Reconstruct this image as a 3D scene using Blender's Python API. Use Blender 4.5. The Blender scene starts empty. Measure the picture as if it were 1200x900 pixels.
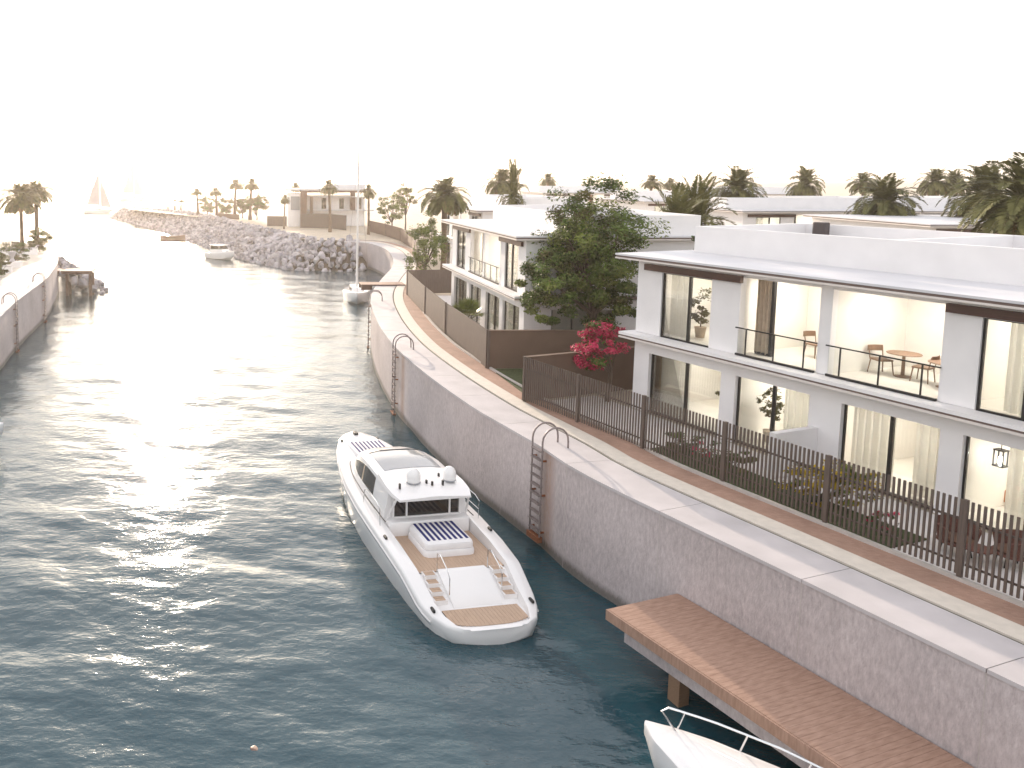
import bpy, bmesh, math, random
import numpy as np
from mathutils import Vector, Matrix
R = math.radians
random.seed(7); rng = np.random.default_rng(7)
scene = bpy.context.scene
COL = scene.collection

# ---------------------------------------------------------------- camera, sky, sun, exposure
cam_d = bpy.data.cameras.new('camera'); cam = bpy.data.objects.new('camera', cam_d); COL.objects.link(cam)
CAM_H = 12.7
cam.location = (0, 0, CAM_H)
cam.rotation_euler = (R(90 - 5.771), 0, 0)
cam_d.sensor_width = 36; cam_d.lens = 28.2
cam_d.shift_x = 0.2583; cam_d.shift_y = -0.125
cam_d.clip_start = 0.1; cam_d.clip_end = 9000
scene.camera = cam

SUN_EL, SUN_AZ = 9.5, -6.0        # azimuth from +Y, negative to the left
w = bpy.data.worlds.new('World'); scene.world = w; w.use_nodes = True
nt = w.node_tree; nt.nodes.clear()
sky = nt.nodes.new('ShaderNodeTexSky'); sky.sky_type = 'NISHITA'; sky.sun_disc = False
sky.sun_elevation = R(SUN_EL); sky.sun_rotation = R(SUN_AZ)
sky.air_density = 1.0; sky.dust_density = 1.0; sky.ozone_density = 1.0
bg = nt.nodes.new('ShaderNodeBackground'); bg.inputs['Strength'].default_value = 0.15
wo = nt.nodes.new('ShaderNodeOutputWorld')
hs = nt.nodes.new('ShaderNodeHueSaturation'); hs.inputs['Saturation'].default_value = 0.6
nt.links.new(sky.outputs[0], hs.inputs['Color']); 
mxs = nt.nodes.new('ShaderNodeMix'); mxs.data_type = 'RGBA'; mxs.inputs[0].default_value = 0.66      # high thin overcast evens the sky out
mxs.inputs[7].default_value = (3.0, 2.88, 2.88, 1)
nt.links.new(hs.outputs[0], mxs.inputs[6]); nt.links.new(mxs.outputs[2], bg.inputs[0]); nt.links.new(bg.outputs[0], wo.inputs[0])
sd = bpy.data.lights.new('sun', 'SUN'); sd.energy = 2.0; sd.angle = R(0.5); sd.color = (1.0, 0.82, 0.64)
sun = bpy.data.objects.new('sun', sd); COL.objects.link(sun)
sdir = Vector((math.sin(R(SUN_AZ)) * math.cos(R(SUN_EL)), math.cos(R(SUN_AZ)) * math.cos(R(SUN_EL)), math.sin(R(SUN_EL))))
sun.rotation_euler = sdir.to_track_quat('Z', 'Y').to_euler()
vs = scene.view_settings
vs.view_transform = 'Standard'; vs.look = 'None'; vs.exposure = 1.72; vs.gamma = 1.0; vs.use_curve_mapping = False
scene.cycles.use_denoising = True
scene.cycles.max_bounces = 8; scene.cycles.transparent_max_bounces = 12; scene.cycles.volume_bounces = 1
scene.cycles.sample_clamp_indirect = 6; scene.cycles.caustics_reflective = False; scene.cycles.caustics_refractive = False

# ---------------------------------------------------------------- materials
def mat(name, col, rough=0.6, var=0.12, scale=3.0, bump=0.0, bscale=30.0, metal=0.0, stretch=None, spec=None, col2=None, coat=0.0):
    m = bpy.data.materials.new(name); m.use_nodes = True
    n = m.node_tree.nodes; l = m.node_tree.links
    b = n['Principled BSDF']
    b.inputs['Roughness'].default_value = rough; b.inputs['Metallic'].default_value = metal
    if spec is not None: b.inputs['Specular IOR Level'].default_value = spec
    if coat: b.inputs['Coat Weight'].default_value = coat
    tc = n.new('ShaderNodeTexCoord'); mp = n.new('ShaderNodeMapping')
    l.new(tc.outputs['Object'], mp.inputs[0])
    if stretch: mp.inputs['Scale'].default_value = stretch
    nz = n.new('ShaderNodeTexNoise'); nz.inputs['Scale'].default_value = scale; nz.inputs['Detail'].default_value = 6
    l.new(mp.outputs[0], nz.inputs[0])
    cr = n.new('ShaderNodeValToRGB')
    a = tuple(c * (1 - var) for c in col); z = tuple(min(1, c * (1 + var)) for c in (col2 or col))
    cr.color_ramp.elements[0].color = (*a, 1); cr.color_ramp.elements[1].color = (*z, 1)
    cr.color_ramp.elements[0].position = 0.3; cr.color_ramp.elements[1].position = 0.7
    l.new(nz.outputs[0], cr.inputs[0]); l.new(cr.outputs[0], b.inputs['Base Color'])
    if bump:
        n2 = n.new('ShaderNodeTexNoise'); n2.inputs['Scale'].default_value = bscale; n2.inputs['Detail'].default_value = 4
        l.new(mp.outputs[0], n2.inputs[0])
        bp = n.new('ShaderNodeBump'); bp.inputs['Strength'].default_value = bump; bp.inputs['Distance'].default_value = 0.02
        l.new(n2.outputs[0], bp.inputs['Height']); l.new(bp.outputs[0], b.inputs['Normal'])
    return m

def emit(name, col, s):
    m = bpy.data.materials.new(name); m.use_nodes = True
    b = m.node_tree.nodes['Principled BSDF']
    b.inputs['Base Color'].default_value = (*col, 1)
    b.inputs['Emission Color'].default_value = (*col, 1); b.inputs['Emission Strength'].default_value = s
    return m

def glass_mat(name, tint=(1, 1, 1), rough=0.02, refl=1.0):
    m = bpy.data.materials.new(name); m.use_nodes = True
    n = m.node_tree.nodes; l = m.node_tree.links; n.clear()
    o = n.new('ShaderNodeOutputMaterial'); mx = n.new('ShaderNodeMixShader')
    t = n.new('ShaderNodeBsdfTransparent'); t.inputs[0].default_value = (*tint, 1)
    g = n.new('ShaderNodeBsdfGlossy'); g.inputs['Roughness'].default_value = rough
    f = n.new('ShaderNodeFresnel'); f.inputs[0].default_value = 1.45
    mu = n.new('ShaderNodeMath'); mu.operation = 'MULTIPLY'; mu.inputs[1].default_value = refl
    l.new(f.outputs[0], mu.inputs[0]); l.new(mu.outputs[0], mx.inputs[0])
    l.new(t.outputs[0], mx.inputs[1]); l.new(g.outputs[0], mx.inputs[2]); l.new(mx.outputs[0], o.inputs[0])
    return m

M = {}
M['render_white'] = mat('white_render', (0.81, 0.785, 0.78), 0.75, 0.04, 1.2, 0.15, 60)
M['roof_white'] = mat('roof_membrane', (0.62, 0.61, 0.63), 0.6, 0.05, 0.8, 0.1, 20)
M['fascia'] = mat('fascia_metal', (0.16, 0.11, 0.095), 0.5, 0.1, 2)
M['fascia_light'] = mat('fascia_trim', (0.70, 0.64, 0.60), 0.5, 0.05, 2)
M['brown_beam'] = mat('brown_timber', (0.075, 0.032, 0.022), 0.5, 0.25, 5, stretch=(0.4, 6, 6))
M['frame_dark'] = mat('dark_metal', (0.012, 0.010, 0.010), 0.4, 0.1, 4)
M['glass'] = glass_mat('window_glass', (0.96, 0.97, 0.96), 0.01, 0.8)
M['rail_glass'] = glass_mat('rail_glass', (0.97, 0.985, 0.98), 0.01, 0.5)
M['plaster'] = mat('interior_plaster', (0.78, 0.75, 0.70), 0.8, 0.04, 1.0)
M['floor_tile'] = mat('floor_tile', (0.72, 0.68, 0.62), 0.4, 0.05, 1.5)
M['sheer'] = mat('sheer_curtain', (0.82, 0.78, 0.72), 0.9, 0.05, 3)
def sheer_mat():
    m = mat('sheer_voile', (0.83, 0.81, 0.77), 0.9, 0.04, 3); n = m.node_tree.nodes; l = m.node_tree.links; b = n['Principled BSDF']
    t = n.new('ShaderNodeBsdfTranslucent'); t.inputs[0].default_value = (.85, .83, .78, 1); tr = n.new('ShaderNodeBsdfTransparent')
    a = n.new('ShaderNodeMixShader'); a.inputs[0].default_value = .55; c = n.new('ShaderNodeMixShader'); c.inputs[0].default_value = .22
    l.new(b.outputs[0], a.inputs[1]); l.new(t.outputs[0], a.inputs[2]); l.new(a.outputs[0], c.inputs[1]); l.new(tr.outputs[0], c.inputs[2]); l.new(c.outputs[0], n['Material Output'].inputs[0])
    return m
M['sheer'] = sheer_mat()
M['curtain_brown'] = mat('brown_curtain', (0.16, 0.085, 0.055), 0.9, 0.2, 6)
M['curtain_beige'] = mat('beige_curtain', (0.50, 0.40, 0.30), 0.9, 0.1, 6)
M['lamp_warm'] = emit('warm_ceiling_lamp', (1.0, 0.95, 0.87), 8)
M['conc'] = None
M['coping'] = mat('coping_stone', (0.50, 0.465, 0.47), 0.7, 0.11, .9, 0.15, 40)
M['cream'] = mat('cream_stone', (0.64, 0.575, 0.50), 0.7, 0.07, 4, 0.1, 50)
M['groove'] = mat('dark_joint', (0.09, 0.08, 0.06), 0.9, 0.2, 6)
M['kerb'] = mat('kerb_stone', (0.45, 0.41, 0.38), 0.8, 0.1, 5)
M['sand'] = mat('sand', (0.50, 0.43, 0.34), 0.9, 0.12, 0.6, 0.2, 6)
M['patio'] = mat('patio_tile', (0.74, 0.70, 0.68), 0.6, 0.05, 1.5)
M['soil'] = mat('soil', (0.05, 0.035, 0.025), 0.95, 0.3, 8, 0.3, 30)
M['grass'] = mat('lawn_grass', (0.045, 0.060, 0.018), 0.9, 0.35, 9, 0.6, 90)
M['fence'] = mat('fence_timber', (0.100, 0.073, 0.060), 0.6, 0.22, 4, stretch=(5, 5, 0.5))
M['fence_wall'] = mat('brown_wall', (0.135, 0.085, 0.060), 0.8, 0.1, 1.2, 0.15, 40)
M['rust'] = mat('rusty_steel', (0.22, 0.075, 0.03), 0.8, 0.4, 20)
M['steel'] = mat('grey_steel', (0.24, 0.20, 0.195), 0.5, 0.25, 12, metal=0.3)
M['gel'] = mat('white_gelcoat', (0.80, 0.78, 0.77), 0.12, 0.02, 1.0, coat=0.4)
M['teak'] = mat('teak', (0.47, 0.33, 0.235), 0.6, 0.18, 8, 0.1, 60, stretch=(0.6, 14, 4))
M['dark_glass'] = mat('tinted_glass', (0.012, 0.010, 0.009), 0.05, 0.1, 2)
M['grey_glass'] = mat('smoked_glass', (0.30, 0.31, 0.33), 0.06, 0.05, 1)
M['navy'] = mat('navy_fabric', (0.015, 0.02, 0.13), 0.8, 0.1, 10)
M['white_fabric'] = mat('white_fabric', (0.78, 0.76, 0.76), 0.85, 0.03, 4)
M['sail'] = mat('sail_cloth', (0.36, 0.35, 0.41), 0.85, 0.04, 1)
M['chrome'] = mat('chrome', (0.7, 0.7, 0.7), 0.15, 0.02, 3, metal=1.0)
M['black'] = mat('black_rubber', (0.01, 0.01, 0.01), 0.5, 0.1, 5)
M['antifoul'] = mat('hull_bottom_paint', (0.03, 0.035, 0.05), 0.5, 0.1, 3)
M['palm_leaf'] = mat('palm_frond', (0.085, 0.095, 0.030), 0.5, 0.4, 2.0, col2=(0.140, 0.130, 0.048), spec=0.12)
M['palm_dry'] = mat('dry_palm_frond', (0.26, 0.145, 0.06), 0.8, 0.35, 3)
M['palm_trunk'] = mat('palm_trunk', (0.13, 0.085, 0.055), 0.9, 0.4, 7, 0.6, 14, stretch=(1, 1, 5))
M['bark'] = mat('bark', (0.10, 0.07, 0.05), 0.9, 0.3, 8, 0.5, 20, stretch=(2, 2, 0.5))
M['leaf_dark'] = mat('leaf_dark', (0.050, 0.088, 0.018), 0.5, 0.45, 1.3, col2=(0.105, 0.150, 0.034), spec=0.12)
M['leaf_light'] = mat('leaf_light', (0.09, 0.125, 0.024), 0.5, 0.4, 1.5, col2=(0.17, 0.20, 0.045), spec=0.12)
M['leaf_olive'] = mat('leaf_olive', (0.11, 0.10, 0.038), 0.6, 0.4, 1.5, spec=0.12)
M['pink'] = mat('pink_petal', (0.50, 0.03, 0.085), 0.6, 0.35, 4, col2=(0.62, 0.07, 0.15), spec=0.12)
M['yellow'] = mat('yellow_petal', (0.48, 0.33, 0.02), 0.6, 0.3, 5, spec=0.12)
M['rock'] = mat('granite_boulder', (0.20, 0.195, 0.225), 0.85, 0.45, .8, 0.5, 8, col2=(0.36, 0.345, 0.37))
M['wood_far'] = mat('brown_frame_wood', (0.11, 0.055, 0.035), 0.6, 0.2, 3)
M['wicker'] = mat('brown_wicker', (0.13, 0.05, 0.035), 0.7, 0.3, 40, 0.4, 60)
M['oak'] = mat('oak', (0.24, 0.15, 0.095), 0.5, 0.2, 6, stretch=(8, 1, 8))
M['deck'] = mat('pier_planks', (0.32, 0.19, 0.135), 0.7, 0.10, 2.6, 0.2, 40, stretch=(7, 1.2, 1), col2=(0.37, 0.235, 0.175))
M['ac'] = mat('dark_cabinet', (0.06, 0.045, 0.045), 0.6, 0.15, 4)
M['orange'] = mat('orange_canvas', (0.50, 0.22, 0.10), 0.7, 0.3, 4)

def brick_mat():
    m = bpy.data.materials.new('brick_paving'); m.use_nodes = True
    n = m.node_tree.nodes; l = m.node_tree.links; b = n['Principled BSDF']; b.inputs['Roughness'].default_value = 0.8
    tc = n.new('ShaderNodeTexCoord'); br = n.new('ShaderNodeTexBrick')
    mp = n.new('ShaderNodeMapping'); mp.inputs['Rotation'].default_value = (0, 0, R(19)); l.new(tc.outputs['Object'], mp.inputs[0])
    br.inputs['Scale'].default_value = 4.0; br.inputs['Color1'].default_value = (0.44, 0.255, 0.185, 1); br.inputs['Color2'].default_value = (0.52, 0.32, 0.235, 1)
    br.inputs['Mortar'].default_value = (0.36, 0.25, 0.20, 1); br.inputs['Mortar Size'].default_value = 0.012
    l.new(mp.outputs[0], br.inputs[0])
    nz = n.new('ShaderNodeTexNoise'); nz.inputs['Scale'].default_value = 1.3; nz.inputs['Detail'].default_value = 5
    l.new(tc.outputs['Object'], nz.inputs[0])
    mx = n.new('ShaderNodeMix'); mx.data_type = 'RGBA'; mx.blend_type = 'MULTIPLY'; mx.inputs[0].default_value = 0.5
    l.new(br.outputs[0], mx.inputs[6]); l.new(nz.outputs[0], mx.inputs[7]); l.new(mx.outputs[2], b.inputs['Base Color'])
    return m
M['brick'] = brick_mat()

def conc_mat():
    # board-marked concrete: fine vertical streaks, panel joints come from geometry
    m = bpy.data.materials.new('quay_concrete'); m.use_nodes = True
    n = m.node_tree.nodes; l = m.node_tree.links; b = n['Principled BSDF']; b.inputs['Roughness'].default_value = 0.85
    tc = n.new('ShaderNodeTexCoord'); mp = n.new('ShaderNodeMapping'); mp.inputs['Scale'].default_value = (4, 4, 1.5)
    l.new(tc.outputs['Object'], mp.inputs[0])
    nz = n.new('ShaderNodeTexNoise'); nz.inputs['Scale'].default_value = 3.0; nz.inputs['Detail'].default_value = 8; nz.inputs['Roughness'].default_value = 0.65
    l.new(mp.outputs[0], nz.inputs[0])
    cr = n.new('ShaderNodeValToRGB'); cr.color_ramp.elements[0].position = 0.32; cr.color_ramp.elements[1].position = 0.68
    cr.color_ramp.elements[0].color = (0.40, 0.345, 0.345, 1); cr.color_ramp.elements[1].color = (0.58, 0.515, 0.51, 1)
    l.new(nz.outputs[0], cr.inputs[0])
    n3 = n.new('ShaderNodeTexNoise'); n3.inputs['Scale'].default_value = 0.35; n3.inputs['Detail'].default_value = 3
    l.new(tc.outputs['Object'], n3.inputs[0])
    mx = n.new('ShaderNodeMix'); mx.data_type = 'RGBA'; mx.blend_type = 'OVERLAY'; mx.inputs[0].default_value = 0.35
    l.new(cr.outputs[0], mx.inputs[6]); l.new(n3.outputs[0], mx.inputs[7])
    sx = n.new('ShaderNodeSeparateXYZ'); l.new(tc.outputs['Object'], sx.inputs[0])
    def mth(op, a, bb):
        q = n.new('ShaderNodeMath'); q.operation = op
        for i_, v_ in enumerate((a, bb)):
            if isinstance(v_, (int, float)): q.inputs[i_].default_value = v_
            else: l.new(v_, q.inputs[i_])
        return q.outputs[0]
    def rng_(v, a, bb, c, d):
        q = n.new('ShaderNodeMapRange'); q.inputs[1].default_value = a; q.inputs[2].default_value = bb; q.inputs[3].default_value = c; q.inputs[4].default_value = d; l.new(v, q.inputs[0]); return q.outputs[0]
    # rust run-off beside the ladders and a dark tide mark above the water line
    st = None
    for y0 in (26.05, 40.75):
        a_ = rng_(mth('ABSOLUTE', mth('SUBTRACT', sx.outputs[1], y0), 0), .12, .55, 1, 0); st = a_ if st is None else mth('ADD', st, a_)
    st = mth('MULTIPLY', st, rng_(nz.outputs[0], .3, .65, .25, .8))
    m2 = n.new('ShaderNodeMix'); m2.data_type = 'RGBA'; l.new(st, m2.inputs[0]); l.new(mx.outputs[2], m2.inputs[6]); m2.inputs[7].default_value = (.30, .17, .11, 1)
    wv = mth('ADD', sx.outputs[2], mth('MULTIPLY', nz.outputs[0], -.5))
    td = rng_(wv, -.05, .18, .75, 0)
    m3 = n.new('ShaderNodeMix'); m3.data_type = 'RGBA'; l.new(td, m3.inputs[0]); l.new(m2.outputs[2], m3.inputs[6]); m3.inputs[7].default_value = (.07, .065, .05, 1)
    l.new(m3.outputs[2], b.inputs['Base Color'])
    n2 = n.new('ShaderNodeTexNoise'); n2.inputs['Scale'].default_value = 9; n2.inputs['Detail'].default_value = 5
    l.new(mp.outputs[0], n2.inputs[0])
    bp = n.new('ShaderNodeBump'); bp.inputs['Strength'].default_value = 0.5; bp.inputs['Distance'].default_value = 0.03
    l.new(n2.outputs[0], bp.inputs['Height']); l.new(bp.outputs[0], b.inputs['Normal'])
    return m
M['conc'] = conc_mat()

def water_mat():
    m = bpy.data.materials.new('sea_water'); m.use_nodes = True
    n = m.node_tree.nodes; l = m.node_tree.links; b = n['Principled BSDF']
    b.inputs['Base Color'].default_value = (0.010, 0.048, 0.066, 1); b.inputs['Roughness'].default_value = 0.10
    b.inputs['IOR'].default_value = 1.58
    tc = n.new('ShaderNodeTexCoord'); mp = n.new('ShaderNodeMapping'); mp.inputs['Scale'].default_value = (0.6, 1.0, 1.0)
    l.new(tc.outputs['Object'], mp.inputs[0])
    a = n.new('ShaderNodeTexNoise'); a.inputs['Scale'].default_value = 3.2; a.inputs['Detail'].default_value = 5; a.inputs['Roughness'].default_value = 0.55
    l.new(mp.outputs[0], a.inputs[0])
    bp = n.new('ShaderNodeBump'); bp.inputs['Strength'].default_value = 0.36; bp.inputs['Distance'].default_value = 0.10
    l.new(a.outputs[0], bp.inputs['Height']); l.new(bp.outputs[0], b.inputs['Normal'])
    return m
M['water'] = water_mat()

# ---------------------------------------------------------------- mesh helpers
class MB:
    def __init__(s): s.v = []; s.f = []; s.mi = []; s.mats = []
    def m(s, mt):
        if mt not in s.mats: s.mats.append(mt)
        return s.mats.index(mt)
    def add(s, vs, fs, mt):
        o = len(s.v); k = s.m(mt)
        s.v.extend([tuple(p) for p in vs])
        for f in fs: s.f.append(tuple(i + o for i in f)); s.mi.append(k)
    def box(s, x0, x1, y0, y1, z0, z1, mt):
        vs = [(x0, y0, z0), (x1, y0, z0), (x1, y1, z0), (x0, y1, z0), (x0, y0, z1), (x1, y0, z1), (x1, y1, z1), (x0, y1, z1)]
        s.add(vs, [(0, 3, 2, 1), (4, 5, 6, 7), (0, 1, 5, 4), (1, 2, 6, 5), (2, 3, 7, 6), (3, 0, 4, 7)], mt)
    def rbox(s, x0, x1, y0, y1, z0, z1, mt, r=0.05, n=4):      # rounded in plan, softened top
        pts = []
        for cx, cy, a0 in ((x1 - r, y1 - r, 0), (x0 + r, y1 - r, 90), (x0 + r, y0 + r, 180), (x1 - r, y0 + r, 270)):
            for i in range(n + 1):
                a = R(a0 + 90 * i / n); pts.append((cx + r * math.cos(a), cy + r * math.sin(a)))
        cx, cy = (x0 + x1) / 2, (y0 + y1) / 2; e = min(r * 0.6, (z1 - z0) * 0.45)
        rings = []
        for z, k in ((z0, 0), (z1 - e, 0), (z1 - e * 0.3, e * 0.3), (z1, e)):
            sx = (x1 - x0 - 2 * k) / (x1 - x0); sy = (y1 - y0 - 2 * k) / (y1 - y0)
            rings.append([(cx + (p[0] - cx) * sx, cy + (p[1] - cy) * sy, z) for p in pts])
        s.loft(rings, mt, True, True)
    def loft(s, rings, mt, caps=True, closed=True):
        n = len(rings[0]); vs = [p for r in rings for p in r]; fs = []
        for i in range(len(rings) - 1):
            for j in range(n if closed else n - 1):
                k = (j + 1) % n
                fs.append((i * n + j, i * n + k, (i + 1) * n + k, (i + 1) * n + j))
        if caps:
            fs.append(tuple(range(n))[::-1]); fs.append(tuple((len(rings) - 1) * n + j for j in range(n)))
        s.add(vs, fs, mt)
    def tube(s, path, rad, mt, n=8, caps=True):
        path = [Vector(p) for p in path]
        if not hasattr(rad, '__len__'): rad = [rad] * len(path)
        rings = []; up = Vector((0, 0, 1)); prev = None
        for i, p in enumerate(path):
            d = (path[min(i + 1, len(path) - 1)] - path[max(i - 1, 0)]).normalized()
            if prev is None:
                a = d.cross(up)
                if a.length < 0.05: a = d.cross(Vector((1, 0, 0)))
            else:
                a = prev - d * prev.dot(d)
                if a.length < 1e-4: a = d.cross(Vector((1, 0.3, 0)))
            a.normalize(); prev = a; b = d.cross(a)
            rings.append([p + (a * math.cos(2 * math.pi * j / n) + b * math.sin(2 * math.pi * j / n)) * rad[i] for j in range(n)])
        s.loft(rings, mt, caps)
    def lathe(s, prof, c, mt, n=16):
        rings = [[(c[0] + r * math.cos(2 * math.pi * j / n), c[1] + r * math.sin(2 * math.pi * j / n), c[2] + z) for j in range(n)] for r, z in prof]
        s.loft(rings, mt, True)
    def prism(s, poly, z0, z1, mt):
        n = len(poly); vs = [(p[0], p[1], z0) for p in poly] + [(p[0], p[1], z1) for p in poly]
        s.add(vs, [tuple(range(n))[::-1], tuple(range(n, 2 * n))] + [(i, (i + 1) % n, n + (i + 1) % n, n + i) for i in range(n)], mt)
    def build(s, name, parent=None, smooth=False, loc=None, rz=0.0):
        me = bpy.data.meshes.new(name); me.from_pydata(s.v, [], s.f)
        for mt in s.mats: me.materials.append(mt if not isinstance(mt, str) else M[mt])
        me.polygons.foreach_set('material_index', s.mi)
        if smooth:
            me.polygons.foreach_set('use_smooth', [True] * len(me.polygons))
            try: me.set_sharp_from_angle(angle=R(40))
            except Exception: pass
        bm = bmesh.new(); bm.from_mesh(me); bmesh.ops.recalc_face_normals(bm, faces=bm.faces); bm.to_mesh(me); bm.free()
        me.update()
        o = bpy.data.objects.new(name, me); COL.objects.link(o)
        if parent: o.parent = parent
        if loc: o.location = loc
        o.rotation_euler[2] = rz
        return o

def leafmesh(name, parent, P, N, U, L, W, mats, mi=None, loc=None):
    """many small leaf quads: centres P, normals N, long axis U, length L, width W"""
    P, N, U = np.asarray(P, float), np.asarray(N, float), np.asarray(U, float)
    V = np.cross(N, U); n = len(P); L = np.asarray(L).reshape(-1, 1); W = np.asarray(W).reshape(-1, 1)
    v = np.stack([P - U * L * .5, P + V * W * .5, P + U * L * .5, P - V * W * .5], 1).reshape(-1, 3)
    me = bpy.data.meshes.new(name); me.vertices.add(4 * n); me.vertices.foreach_set('co', v.astype(np.float32).ravel())
    me.loops.add(4 * n); me.loops.foreach_set('vertex_index', np.arange(4 * n, dtype=np.int32))
    me.polygons.add(n); me.polygons.foreach_set('loop_start', np.arange(0, 4 * n, 4, dtype=np.int32))
    me.update(calc_edges=True)
    for mt in mats: me.materials.append(M[mt])
    if mi is not None: me.polygons.foreach_set('material_index', np.asarray(mi, np.int32))
    me.validate()
    o = bpy.data.objects.new(name, me); COL.objects.link(o)
    if parent: o.parent = parent
    if loc: o.location = loc
    return o

def tag(o, label=None, cat=None, group=None, kind=None):
    if label: o['label'] = label
    if cat: o['category'] = cat
    if group: o['group'] = group
    if kind: o['kind'] = kind
    return o
def empty(name, loc=(0, 0, 0), rz=0.0):
    o = bpy.data.objects.new(name, None); COL.objects.link(o); o.location = loc; o.rotation_euler[2] = rz; return o
def thing(name, label, cat, loc=(0, 0, 0), rz=0.0, group=None):
    return tag(empty(name, loc, rz), label, cat, group)
def copy_tree(o, parent=None):
    c = o.copy(); COL.objects.link(c)
    if parent: c.parent = parent
    for ch in list(o.children): copy_tree(ch, c)
    return c
def offset(poly, d):
    P = np.array(poly, float); T = np.gradient(P, axis=0); T /= np.linalg.norm(T, axis=1)[:, None]
    return P + d * np.stack([-T[:, 1], T[:, 0]], 1)
def smoothline(pts, step=0.7):
    P = [Vector((p[0], p[1], 0)) for p in pts]; out = []
    for i in range(len(P) - 1):
        a, b, c, d = P[max(i - 1, 0)], P[i], P[i + 1], P[min(i + 2, len(P) - 1)]
        n = max(2, int((c - b).length / step))
        for k in range(n):
            t = k / n
            q = 0.5 * ((2 * b) + (c - a) * t + (2 * a - 5 * b + 4 * c - d) * t * t + (3 * b - a - 3 * c + d) * t ** 3)
            out.append((q.x, q.y))
    out.append((P[-1].x, P[-1].y)); return out
def strip(mb, A, B, z0, z1, mt):       # a ribbon with thickness between two polylines
    n = len(A); rings = [[(A[i][0], A[i][1], z0), (A[i][0], A[i][1], z1), (B[i][0], B[i][1], z1), (B[i][0], B[i][1], z0)] for i in range(n)]
    mb.loft(rings, mt, True)

# ---------------------------------------------------------------- frame of the near villa
NX, NY = 0.944, 0.330
def FW(s, d):      # s along the near facade (towards the camera), d across it from the water
    return (NX * d + NY * s, NY * d - NX * s)
Z0 = 3.5           # quay level; water is 0

# ---------------------------------------------------------------- water
def make_water():
    def waves(X, Y, sp):
        Z = np.zeros_like(X)
        r = np.random.default_rng(3)
        for i in range(64):
            lam = 0.32 * (9.0 / 0.32) ** (i / 63.0)
            th = r.normal(0, 0.62) + 0.12
            k = 2 * math.pi / lam
            slope = 0.0105 * (1.0 if lam < 2.5 else (2.5 / lam) ** 0.5)
            wgt = np.clip(lam / (2.6 * sp) - 0.9, 0, 1)
            ph = k * (X * math.sin(th) + Y * math.cos(th)) + r.uniform(0, 6.28)
            q = np.sin(ph); Z += slope / k * wgt * (q + 0.18 * np.cos(2 * ph))
        return Z
    ang = np.concatenate([np.linspace(-180, -42, 40)[:-1], np.linspace(-42, 68, 620), np.linspace(68, 180, 40)[1:]])
    A = np.radians(ang)
    rr = [5.0]
    while rr[-1] < 420: rr.append(rr[-1] + max(0.075, rr[-1] * 0.0052))
    while rr[-1] < 3000: rr.append(rr[-1] * 1.06)
    rr = np.array(rr); nr, na = len(rr), len(A)
    X = rr[:, None] * np.sin(A)[None]; Y = rr[:, None] * np.cos(A)[None]
    sp = np.maximum(np.gradient(rr)[:, None], rr[:, None] * np.gradient(A)[None])
    Z = waves(X, Y, sp)
    v = np.concatenate([np.stack([X, Y, Z], -1).reshape(-1, 3), [[0, 0, 0]]]).astype(np.float32)
    i, j = np.meshgrid(np.arange(nr - 1), np.arange(na - 1), indexing='ij')
    q = np.stack([i * na + j, (i + 1) * na + j, (i + 1) * na + j + 1, i * na + j + 1], -1).reshape(-1, 4)[:, ::-1]
    me = bpy.data.meshes.new('water'); me.vertices.add(len(v)); me.vertices.foreach_set('co', v.ravel())
    c = len(v) - 1; tri = np.stack([np.full(na - 1, c), np.arange(1, na), np.arange(na - 1)], -1)
    loops = np.concatenate([q.ravel(), tri.ravel()]).astype(np.int32)
    me.loops.add(len(loops)); me.loops.foreach_set('vertex_index', loops)
    st = np.concatenate([np.arange(len(q)) * 4, len(q) * 4 + np.arange(len(tri)) * 3]).astype(np.int32)
    me.polygons.add(len(st)); me.polygons.foreach_set('loop_start', st)
    me.update(calc_edges=True); me.polygons.foreach_set('use_smooth', [True] * len(st)); me.validate()
    me.materials.append(M['water'])
    o = bpy.data.objects.new('water', me); COL.objects.link(o)
    tag(o, 'dark teal rippled water of the canal opening to the sea', 'water', kind='structure')
make_water()

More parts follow.
